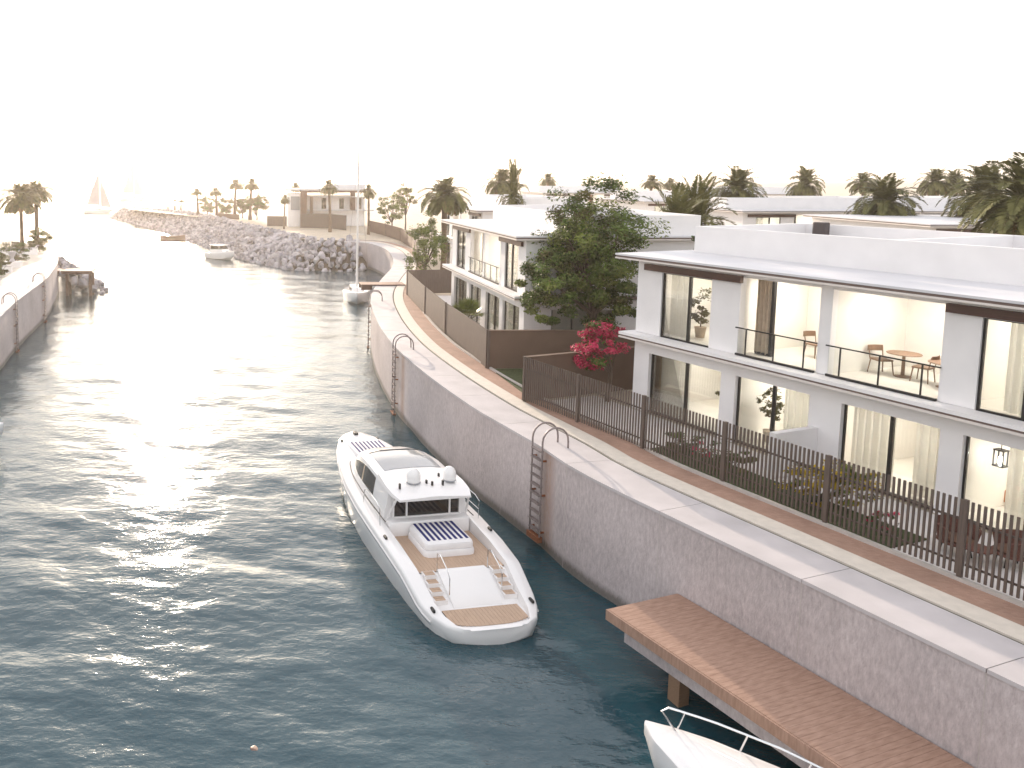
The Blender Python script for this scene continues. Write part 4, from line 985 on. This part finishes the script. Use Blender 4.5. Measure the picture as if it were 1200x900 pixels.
tree('flowering_bush', 'yellow flowering bush behind the slats between the white dividers', 'bush', *FW(-15.0, 22.35), .2, 4.12, (1.35, .6, .62), 46, 90, .10, ['yellow', 'leaf_light', 'leaf_olive'], 27, [.55, .27, .18], .03, 3, 'blossom')
tree('flowering_bush', 'small red flowering bush at the right end of the lawn bed', 'bush', *FW(-13.45, 22.2), .15, 3.8, (.32, .32, .32), 12, 50, .08, ['pink', 'leaf_dark'], 28, [.6, .4], .02, 2, 'blossom')
tree('flowering_bush', 'small red flowering bush behind the left part of the slat fence', 'bush', *FW(-18.9, 22.2), .15, 3.9, (.36, .36, .36), 12, 50, .08, ['pink', 'leaf_dark'], 29, [.5, .5], .02, 2, 'blossom')
tree('shrub', 'olive green shrub behind the slats left of the fence post', 'shrub', *FW(-18.0, 22.3), .15, 3.9, (.75, .5, .5), 20, 70, .10, ['leaf_olive', 'leaf_dark'], 30, [.6, .4], .02, 2)
tree('shrub', 'dark shrub behind the slats at the left end of the lawn bed', 'shrub', *FW(-19.6, 22.2), .15, 3.9, (.6, .5, .5), 18, 70, .10, ['leaf_dark', 'leaf_olive'], 31, [.6, .4], .02, 2)
tree('shrub', 'round dense bush beneath the palms on the left bank', 'shrub', -25.0, 96, .3, 5.0, (1.5, 1.4, 1.6), 60, 120, .16, ['leaf_olive', 'leaf_dark'], 32, [.6, .4], .05)
for k, (x, y, sz, lab) in enumerate([(-21.6, 68.5, 1.5, 'tawny bush at the left edge in the nearest planter'), (-24.0, 76, 1.5, 'tawny bush at the left edge next to the pale pedestal'), (-22.6, 72.0, 1.2, 'small tawny bush between two larger ones at the left edge')]):
    tree('shrub', lab, 'shrub', x, y, .3, Z0 + sz * .9, (sz * .75, sz * .7, sz * .8), 36, 100, .15, ['leaf_olive', 'leaf_dark'], 33 + k, [.7, .3], .05)
for k, (u, v, wpx, dep, lab) in enumerate([(243, 239, 15, 183, 'hazy bush between the first two thin palms on the spit'), (265, 240, 15, 176, 'hazy bush between the middle palms on the spit'), (284, 240, 14, 172, 'hazy bush between the two right palms on the spit'), (301, 236, 20, 166, 'wide hazy bush right of the four palms on the spit')]):
    tree('shrub', lab, 'shrub', px(u, dep), dep, .8, 12.7 - (v - 205) / 945 * dep, (wpx * dep / 945 * .75,) * 2 + (2.0,), 46, 90, .32, ['leaf_olive', 'leaf_dark'], 40 + k, [.7, .3], .1)
tree('shrub', 'green shrubs at the far wall foot beyond the basin', 'shrub', 24.0, 112, .3, 4.6, (2.6, 1.2, 1.1), 34, 90, .2, ['leaf_light', 'leaf_olive'], 47, [.6, .4], .04, 3)
tree('rooftop_shrub', 'light green leaves showing over the near roof before the villa row, left clump', 'shrub', 48.5, 66.5, .6, 8.3, (1.6, .8, .8), 18, 60, .2, ['leaf_light'], 48, None, .04, 2)
tree('rooftop_shrub', 'light green leaves showing over the near roof before the villa row, right clump', 'shrub', 53.6, 66.5, .6, 8.3, (1.3, .8, .8), 16, 60, .2, ['leaf_light'], 49, None, .04, 2)
# fan palm shrub
fp = thing('fan_palm', 'low fan palm shrub in front of the slim windows behind the brown fence', 'palm shrub', (12.72, 46.0, Z0))
P, N, U, LL, W = [], [], [], [], []; r = random.Random(5); st = MB()
for i in range(26):
    az = i * 2.4; el = R(85 - 75 * (i / 26)); d = Vector((math.cos(az) * math.cos(el), math.sin(az) * math.cos(el), math.sin(el))); ln = .9 + .3 * r.random(); base = Vector((0, 0, .75)); c = base + d * ln * .8
    st.tube([base, c], .015, 'palm_leaf', 4, False); s = d.cross(Vector((0, 0, 1))); s = s.normalized() if s.length > .05 else Vector((1, 0, 0))
    for k in range(13):
        a = R(-75 + 150 * k / 12); v = (d * math.cos(a) + s * math.sin(a)).normalized(); v = (v + Vector((0, 0, -.12))).normalized(); P.append(c + v * .27); U.append(v); N.append(v.cross(s.cross(d)).cross(v).normalized() if False else s.cross(d).normalized()); LL.append(.55); W.append(.075)
leafmesh('fronds', fp, P, N, U, LL, W, ['leaf_light']); st.build('stalk', fp); t_ = MB(); t_.tube([(0, 0, 0), (0, 0, .8)], [.16, .12], 'palm_trunk', 8); t_.build('trunk', fp)

# ---------------------------------------------------------------- rocks
def boulder_mesh(seed):
    r = np.random.default_rng(seed); bm = bmesh.new()
    for p in r.normal(0, 1, (17, 3)):
        p = p / np.linalg.norm(p) * r.uniform(.75, 1.05); bm.verts.new((p[0] * .62, p[1] * .5, p[2] * .45))
    bmesh.ops.convex_hull(bm, input=bm.verts); bmesh.ops.delete(bm, geom=[v for v in bm.verts if not v.link_faces], context='VERTS')
    bmesh.ops.bevel(bm, geom=list(bm.edges), offset=.035, segments=1, affect='EDGES', clamp_overlap=True)
    me = bpy.data.meshes.new('boulder'); bm.to_mesh(me); bm.free(); me.materials.append(M['rock']); return me
RM = [boulder_mesh(100 + k) for k in range(14)]
foot = smoothline([(15.4, 106.2), (13.2, 105.4), (9, 106), (5.7, 107.4), (1, 116), (-2.7, 125.7), (-9, 147), (-16.4, 171), (-27, 203), (-36, 226), (-40.5, 238)], .95)
head = smoothline([(15.2, 111.5), (12.6, 112.0), (9.5, 115), (6.3, 125), (3.2, 134), (-1, 149), (-4.5, 164), (-9.5, 181), (-17, 200), (-26, 216), (-36, 236), (-37, 242)], .95)
def along(poly, t):
    k = t * (len(poly) - 1); i = min(int(k), len(poly) - 2); f = k - i; return (poly[i][0] * (1 - f) + poly[i + 1][0] * f, poly[i][1] * (1 - f) + poly[i + 1][1] * f)
rocks = []; r = np.random.default_rng(9)
t = 0.0
while t < 1.0:
    a, b = along(foot, t), along(head, t); Wd = math.dist(a, b); nrow = max(3, int(Wd / .92))
    for k in range(nrow + 1):
        f = (k + r.uniform(-.3, .3)) / nrow; tt = min(1, max(0, t + r.uniform(-.003, .003))); aa, bb = along(foot, tt), along(head, tt)
        x = aa[0] + (bb[0] - aa[0]) * f; y = aa[1] + (bb[1] - aa[1]) * f
        zz = -.15 + (Z0 + .15) * min(1, max(0, f)) ** .85 * (1 - .25 * max(0, t - .75) / .25)
        rocks.append((x, y, zz + r.uniform(-.1, .18), r.uniform(.72, 1.45), r.integers(14), r.uniform(0, 6.28, 3)))
    t += .0068
lr = smoothline([(-19.3, 84), (-20.0, 88), (-22.5, 96), (-26, 103), (-31, 109)], .9)
for p in lr:
    for k in range(5):
        x = p[0] + k * .95 + r.uniform(-.2, .2); rocks.append((x, p[1] + k * .2 + r.uniform(-.3, .3), 2.3 - k * .62 + r.uniform(-.1, .2), r.uniform(.75, 1.4), r.integers(14), r.uniform(0, 6.28, 3)))
rocks.sort(key=lambda q: q[1] - q[3] * 6)
core = MB(); A = [along(foot, k / 60) for k in range(61)]; B = [along(head, k / 60) for k in range(61)]
core.loft([[(A[i][0], A[i][1], -1.5), (A[i][0], A[i][1], -.3), (B[i][0], B[i][1], 3.0), (B[i][0] + 3, B[i][1] + 3, 3.0), (B[i][0] + 3, B[i][1] + 3, -1.5)] for i in range(61)], 'soil'); tag(core.build('embankment'), 'dark earth core under the grey rock slope', 'embankment', kind='structure')
for q in rocks[:300]:
    o = bpy.data.objects.new('boulder', RM[q[4]]); COL.objects.link(o); o.location = q[:3]; o.scale = (q[3], q[3] * 1.0, q[3]); o.rotation_euler = tuple(q[5])
    left = q[0] < -15 and q[1] < 112
    tag(o, 'grey angular boulder in the small heap beside the left quay' if left else 'grey angular boulder of the rock slope beside the quay basin', 'boulder', 'boulders by the left quay' if left else 'boulders of the rock slope')
rv, rf, nrm = [], [], 0
for q in rocks[300:]:
    me = RM[q[4]]; mt = Matrix.Translation(q[:3]) @ (Matrix.Rotation(q[5][2], 4, 'Z') @ Matrix.Rotation(q[5][1], 4, 'Y') @ Matrix.Rotation(q[5][0], 4, 'X')) @ Matrix.Scale(q[3], 4)
    rv += [tuple(mt @ v.co) for v in me.vertices]; rf += [tuple(i + nrm for i in p.vertices) for p in me.polygons]; nrm = len(rv)
mb = MB(); mb.add(rv, rf, 'rock'); tag(mb.build('riprap'), 'hazy far part of the grey rock slope along the spit', 'riprap', kind='stuff')
o = bpy.data.objects.new('rock', RM[3].copy()); COL.objects.link(o); o.data.materials[0] = mat('wet_brown_rock', (0.17, 0.10, 0.075), 0.5, 0.4, 3, 0.4, 9); o.location = (.29, 16.65, -.31); o.scale = (1.25, 1.0, .8); tag(o, 'reddish brown rock just breaking the water at the bottom edge', 'rock')

# ---------------------------------------------------------------- far pavilion with brown frame
pv = thing('pavilion', 'modern house framed by a brown portal beyond the rock slope', 'house', (7.2, 143, Z0))
b = MB(); b.box(0, 3.0, 0, 7, 0, 5.9, 'render_white'); b.box(5.2, 14, 2.2, 8, 0, 5.2, 'render_white'); b.box(3.0, 5.2, 2.4, 8, 0, 5.3, 'render_white'); b.build('wall', pv)
b = MB(); b.box(2.2, 3.3, -1.2, -.2, 0, 6.1, 'wood_far'); b.box(3.9, 4.4, -.8, -.2, 0, 5.4, 'wood_far'); b.box(2.2, 14.6, -1.2, .6, 6.1, 6.45, 'wood_far'); b.box(11.3, 12.1, 1.0, 2.19, 2.9, 6.1, 'wood_far'); b.build('portal_frame', pv)
b = MB(); b.box(-.6, 15, -.2, 8.6, 6.46, 6.75, 'roof_white'); b.box(8, 14, 2, 7, 6.76, 7.5, 'roof_white'); b.build('roof', pv)
b = MB(); b.box(3.4, 11.2, .4, .9, 5.2, 5.6, 'roof_white'); b.box(3.4, 15.5, 1.2, 2.19, 2.75, 3.0, 'roof_white'); b.build('canopy', pv)
for x in (6.2, 9.4, 12.6): b = MB(); b.box(x, x + .8, 2.13, 2.19, 3.1, 5.1, 'dark_glass'); b.build('window', pv)
b = MB(); b.box(.5, 2.1, -.06, -.005, 3.0, 5.4, 'grey_glass'); b.build('window', pv)
garden_wall('brown boarded fence in front of the brown framed pavilion', [(9.3, 140.6), (14.0, 139.0), (16.4, 133.5)], 2.5, 'fence', name='board_fence')
garden_wall('short brown fence at the left end of the brown framed pavilion', [(3.6, 145), (7.0, 144)], 1.8, 'fence', name='board_fence')
garden_wall('long low brown wall behind the palms on the rock spit', [(-6.5, 172), (-1.8, 166)], 1.0, 'fence_wall')

# ---------------------------------------------------------------- left bank garden
for lab, x0, x1, y0, y1, h_, mt in (('pale low planter wall nearest the left edge', -27, -20.6, 66.0, 66.6, .55, 'render_white'), ('pale garden wall with a dark hedge behind the left quay', -27, -22.2, 74.8, 75.3, .7, 'render_white'),
                                ('pale garden wall beneath the round bush on the left bank', -31, -24.4, 92.5, 93.0, .8, 'render_white')):
    t_ = thing('planter_wall', lab, 'wall', ((x0 + x1) / 2, y0, Z0 - .06)); m_ = MB(); k = (x1 - x0) / 2; m_.box(-k, k, 0, y1 - y0, 0, h_, mt); m_.build('panel', t_); m_ = MB(); m_.box(-k - .03, k + .03, -.03, y1 - y0 + .03, h_, h_ + .06, 'coping'); m_.build('cap', t_)
for lab, x, y, sx, sy, sz, sd_ in (('clipped dark hedge behind the low planter at the left edge', -24.2, 68.6, 2.4, .7, .55, 61), ('clipped brownish hedge block beside the curved left walkway', -24.6, 84.5, 1.6, .8, 1.2, 62)):
    tree('hedge', lab, 'hedge', x, y, .2, Z0 + sz, (sx, sy, sz), 60, 90, .13, ['leaf_olive', 'leaf_dark'], sd_, [.5, .5], .03, 3)
pd = thing('pedestal', 'small pale garden pedestal with urn on the left bank', 'pedestal', (-23.6, 80, Z0 - .06)); m_ = MB(); m_.box(-.9, .9, -.5, .5, 0, .6, 'render_white'); m_.build('base', pd)
m_ = MB(); m_.lathe([(.2, .6), (.3, .7), (.15, .95), (.4, 1.5), (.45, 1.6), (.3, 1.62)], (0, 0, 0), 'coping', 14); m_.build('urn', pd, True)

# ---------------------------------------------------------------- furniture
def chair_proto():
    root = empty('dining_chair'); m_ = MB(); m_.rbox(-.23, .23, -.22, .22, .42, .47, 'oak', .05, 3); m_.build('seat', root, True)
    for sx in (-1, 1):
        for sy in (-1, 1):
            l_ = MB(); l_.tube([(sx * .19, sy * .18, .42), (sx * .23, sy * .22, 0)], [.02, .014], 'oak', 6); l_.build('leg', root)
        l_ = MB(); l_.tube([(sx * .20, .20, .45), (sx * .21, .26, .80)], .016, 'oak', 6); l_.build('back_post', root)
    b_ = MB(); A = []
    for t in np.linspace(-1, 1, 9):
        x = .23 * t; y = .27 + .05 * (1 - t * t); A.append([(x, y, .66), (x, y, .84), (x, y + .02, .84), (x, y + .02, .66)])
    b_.loft(A, 'oak'); b_.build('backrest', root, True); return root
def table_proto(r_=.42):
    root = empty('dining_table'); m_ = MB(); m_.lathe([(r_, .70), (r_ + .02, .715), (r_, .735)], (0, 0, 0), 'oak', 24); m_.build('tabletop', root, True)
    m_ = MB(); m_.lathe([(.22, 0), (.22, .02), (.05, .05), (.04, .69), (.12, .70)], (0, 0, 0), 'oak', 14); m_.build('pedestal', root, True); return root
CH = chair_proto(); TB = table_proto(); uc = [False, False]
def place(kind, label, s, d, z, rz, group):
    i = 0 if kind == 'chair' else 1; src = (CH, TB)[i]; o = src if not uc[i] else copy_tree(src); uc[i] = True
    o.location = (*FW(s, d), z); o.rotation_euler[2] = rz + frame_rz(NY, -NX); tag(o, label, kind, group)
zu = Z0 + ZS1 + .062
place('table', 'round wooden table on the left lit balcony', -18.15, 26.9, zu, 0, 'balcony tables')
place('chair', 'wooden chair left of the round table on the left balcony', -18.75, 26.8, zu, R(80), 'balcony chairs')
place('chair', 'wooden chair right of the round table on the left balcony', -17.62, 26.95, zu, R(-95), 'balcony chairs')
place('table', 'round wooden table left of the brown curtain on the right balcony', -16.0, 26.7, zu, 0, 'balcony tables')
place('chair', 'wooden chair near the left wall of the right balcony', -16.5, 26.5, zu, R(70), 'balcony chairs')
place('chair', 'wooden chair just left of the brown curtain on the right balcony', -15.4, 26.6, zu, R(-80), 'balcony chairs')
place('table', 'round wooden table right of the brown curtain on the right balcony', -14.75, 26.5, zu, 0, 'balcony tables')
place('chair', 'wooden chair at the right wall of the right balcony', -14.2, 26.5, zu, R(-100), 'balcony chairs')
def lounge(label, s, d, rz):
    root = thing('wicker_armchair', label, 'armchair', (*FW(s, d), Z0 - .026), rz + frame_rz(NY, -NX), 'wicker armchairs on the patio')
    m_ = MB(); A = []
    for a in np.linspace(-125, 125, 17):
        c, q = math.sin(R(a)), math.cos(R(a)); h_ = .62 + .18 * (q * .5 + .5); A.append([(.36 * c, .36 * q, .30), (.44 * c, .44 * q, h_), (.41 * c, .41 * q, h_ + .02), (.33 * c, .33 * q, .32)])
    m_.loft(A, 'wicker'); m_.build('backrest', root, True)
    m_ = MB(); m_.lathe([(.34, .26), (.40, .30), (.38, .34)], (0, 0, 0), 'wicker', 18); m_.build('seat', root, True)
    m_ = MB(); m_.lathe([(.30, .345), (.33, .39), (.28, .43)], (0, 0, 0), 'curtain_brown', 18); m_.build('cushion', root, True)
    for a in (45, 135, 225, 315):
        l_ = MB(); l_.tube([(.25 * math.cos(R(a)), .25 * math.sin(R(a)), .28), (.30 * math.cos(R(a)), .30 * math.sin(R(a)), 0)], .016, 'frame_dark', 6); l_.build('leg', root)
lounge('brown wicker armchair behind the right end of the slats, left one of two', -12.05, 22.6, R(60)); lounge('brown wicker armchair behind the right end of the slats, right one of two', -11.2, 23.1, R(-40))
sf = thing('coffee_table', 'low brown patio table between the wicker armchairs', 'table', (*FW(-11.55, 22.45), Z0 - .026), 0); m_ = MB(); m_.lathe([(.30, .36), (.32, .38), (.30, .40)], (0, 0, 0), 'wicker', 18); m_.build('tabletop', sf, True)
for a in (0, 120, 240): l_ = MB(); l_.tube([(.2 * math.cos(R(a)), .2 * math.sin(R(a)), .36), (.26 * math.cos(R(a)), .26 * math.sin(R(a)), 0)], .015, 'frame_dark', 6); l_.build('leg', sf)
# things seen inside the rooms
def indoor(name, label, cat, s, d, z): return thing(name, label, cat, (*FW(s, d), z), frame_rz(NY, -NX))
ic = indoor('armchair', 'round beige armchair inside the third lit ground floor room', 'armchair', -14.65, 26.2, Z0 + .07)
m_ = MB(); A = []
for a in np.linspace(-120, 120, 15): c, q = math.sin(R(a)), math.cos(R(a)); A.append([(.42 * c, .42 * q, .12), (.48 * c, .48 * q, .80), (.38 * c, .38 * q, .80), (.34 * c, .34 * q, .40)])
m_.loft(A, 'curtain_beige'); m_.build('backrest', ic, True); m_ = MB(); m_.lathe([(.40, .1), (.44, .2), (.42, .42), (.3, .45)], (0, 0, 0), 'sheer', 18); m_.build('seat', ic, True)
pt = indoor('wall_picture', 'orange brown framed picture on the wall of the third lit ground floor room', 'picture', -14.4, 28.9, Z0 + 1.5); m_ = MB(); m_.box(-.5, .5, 0, .04, -.35, .35, 'frame_dark'); m_.build('frame', pt); m_ = MB(); m_.box(-.46, .46, -.012, -.002, -.31, .31, 'orange'); m_.build('canvas', pt)
bd = indoor('sofa', 'low orange and cream sofa inside the third lit ground floor room', 'sofa', -13.95, 27.3, Z0 + .07); m_ = MB(); m_.rbox(-.9, .9, -.4, .4, .1, .45, 'orange', .1); m_.build('seat', bd, True); m_ = MB(); m_.rbox(-.9, .9, .25, .45, .45, .85, 'sheer', .08); m_.build('backrest', bd, True)
pl = indoor('pendant_lantern', 'dark pendant lantern inside the rightmost ground floor window', 'lantern', -12.85, 25.6, Z0)
m_ = MB()
for sx in (-.1, .1):
    for sy in (-.1, .1): m_.box(sx - .012, sx + .012, sy - .012, sy + .012, 1.55, 1.95, 'frame_dark')
m_.box(-.12, .12, -.12, .12, 1.95, 1.98, 'frame_dark'); m_.box(-.12, .12, -.12, .12, 1.52, 1.55, 'frame_dark'); m_.tube([(0, 0, 1.98), (0, 0, 2.77)], .01, 'frame_dark', 5); m_.build('frame', pl)
m_ = MB(); m_.lathe([(.03, 1.56), (.05, 1.65), (.03, 1.78)], (0, 0, 0), 'lamp_warm', 10); m_.build('bulb', pl)
for lab, s, d, z in (('potted plant inside the upper left window of the near villa', -22.55, 26.0, Z0 + ZS1 + .065), ('potted plant inside the second ground floor window', -19.4, 25.8, Z0 + .065), ('potted plant in the right half of the first ground floor window', -20.95, 25.9, Z0 + .065)):
    root = indoor('potted_plant', lab, 'plant', s, d, z); m_ = MB(); m_.lathe([(.15, 0), (.2, .35), (.21, .4), (.17, .4)], (0, 0, 0), 'curtain_beige', 14); m_.build('pot', root, True)
    crown('foliage', root, (0, 0, 1.2), (.5, .5, .75), 22, 26, .13, ['leaf_olive'], int(-s * 10)); m_ = MB(); m_.tube([(0, 0, .35), (.03, .02, 1.2)], .02, 'bark', 6); m_.build('stem', root)
for lab, s, d, x, y in (('small dark air conditioner box on the near villa roof behind the parapet', -23.0, 32.7, .5, .35),):
    root = indoor('rooftop_unit', lab, 'rooftop unit', s, d, Z0 + ZR1); m_ = MB(); m_.rbox(-x / 2, x / 2, -y / 2, y / 2, .1, 1.14, 'ac', .05, 2); m_.build('casing', root); m_ = MB(); m_.box(-x / 2 + .05, x / 2 - .05, -y / 2 + .05, y / 2 - .05, 0, .1, 'frame_dark'); m_.build('base', root)

# ---------------------------------------------------------------- haze
hb = MB(); hb.box(-3300, 3300, -3300, 3300, -3.2, 26, 'haze_air')
hm = bpy.data.materials.new('haze_air'); hm.use_nodes = True; hn = hm.node_tree; hn.nodes.clear()
ho = hn.nodes.new('ShaderNodeOutputMaterial'); hv = hn.nodes.new('ShaderNodeVolumePrincipled'); hn.links.new(hv.outputs[0], ho.inputs['Volume'])
hv.inputs['Color'].default_value = (1.0, .91, .82, 1); hv.inputs['Density'].default_value = .0004; hv.inputs['Anisotropy'].default_value = .7
M['haze_air'] = hm
tag(hb.build('haze'), 'pale sunlit sea haze', 'haze', kind='stuff')
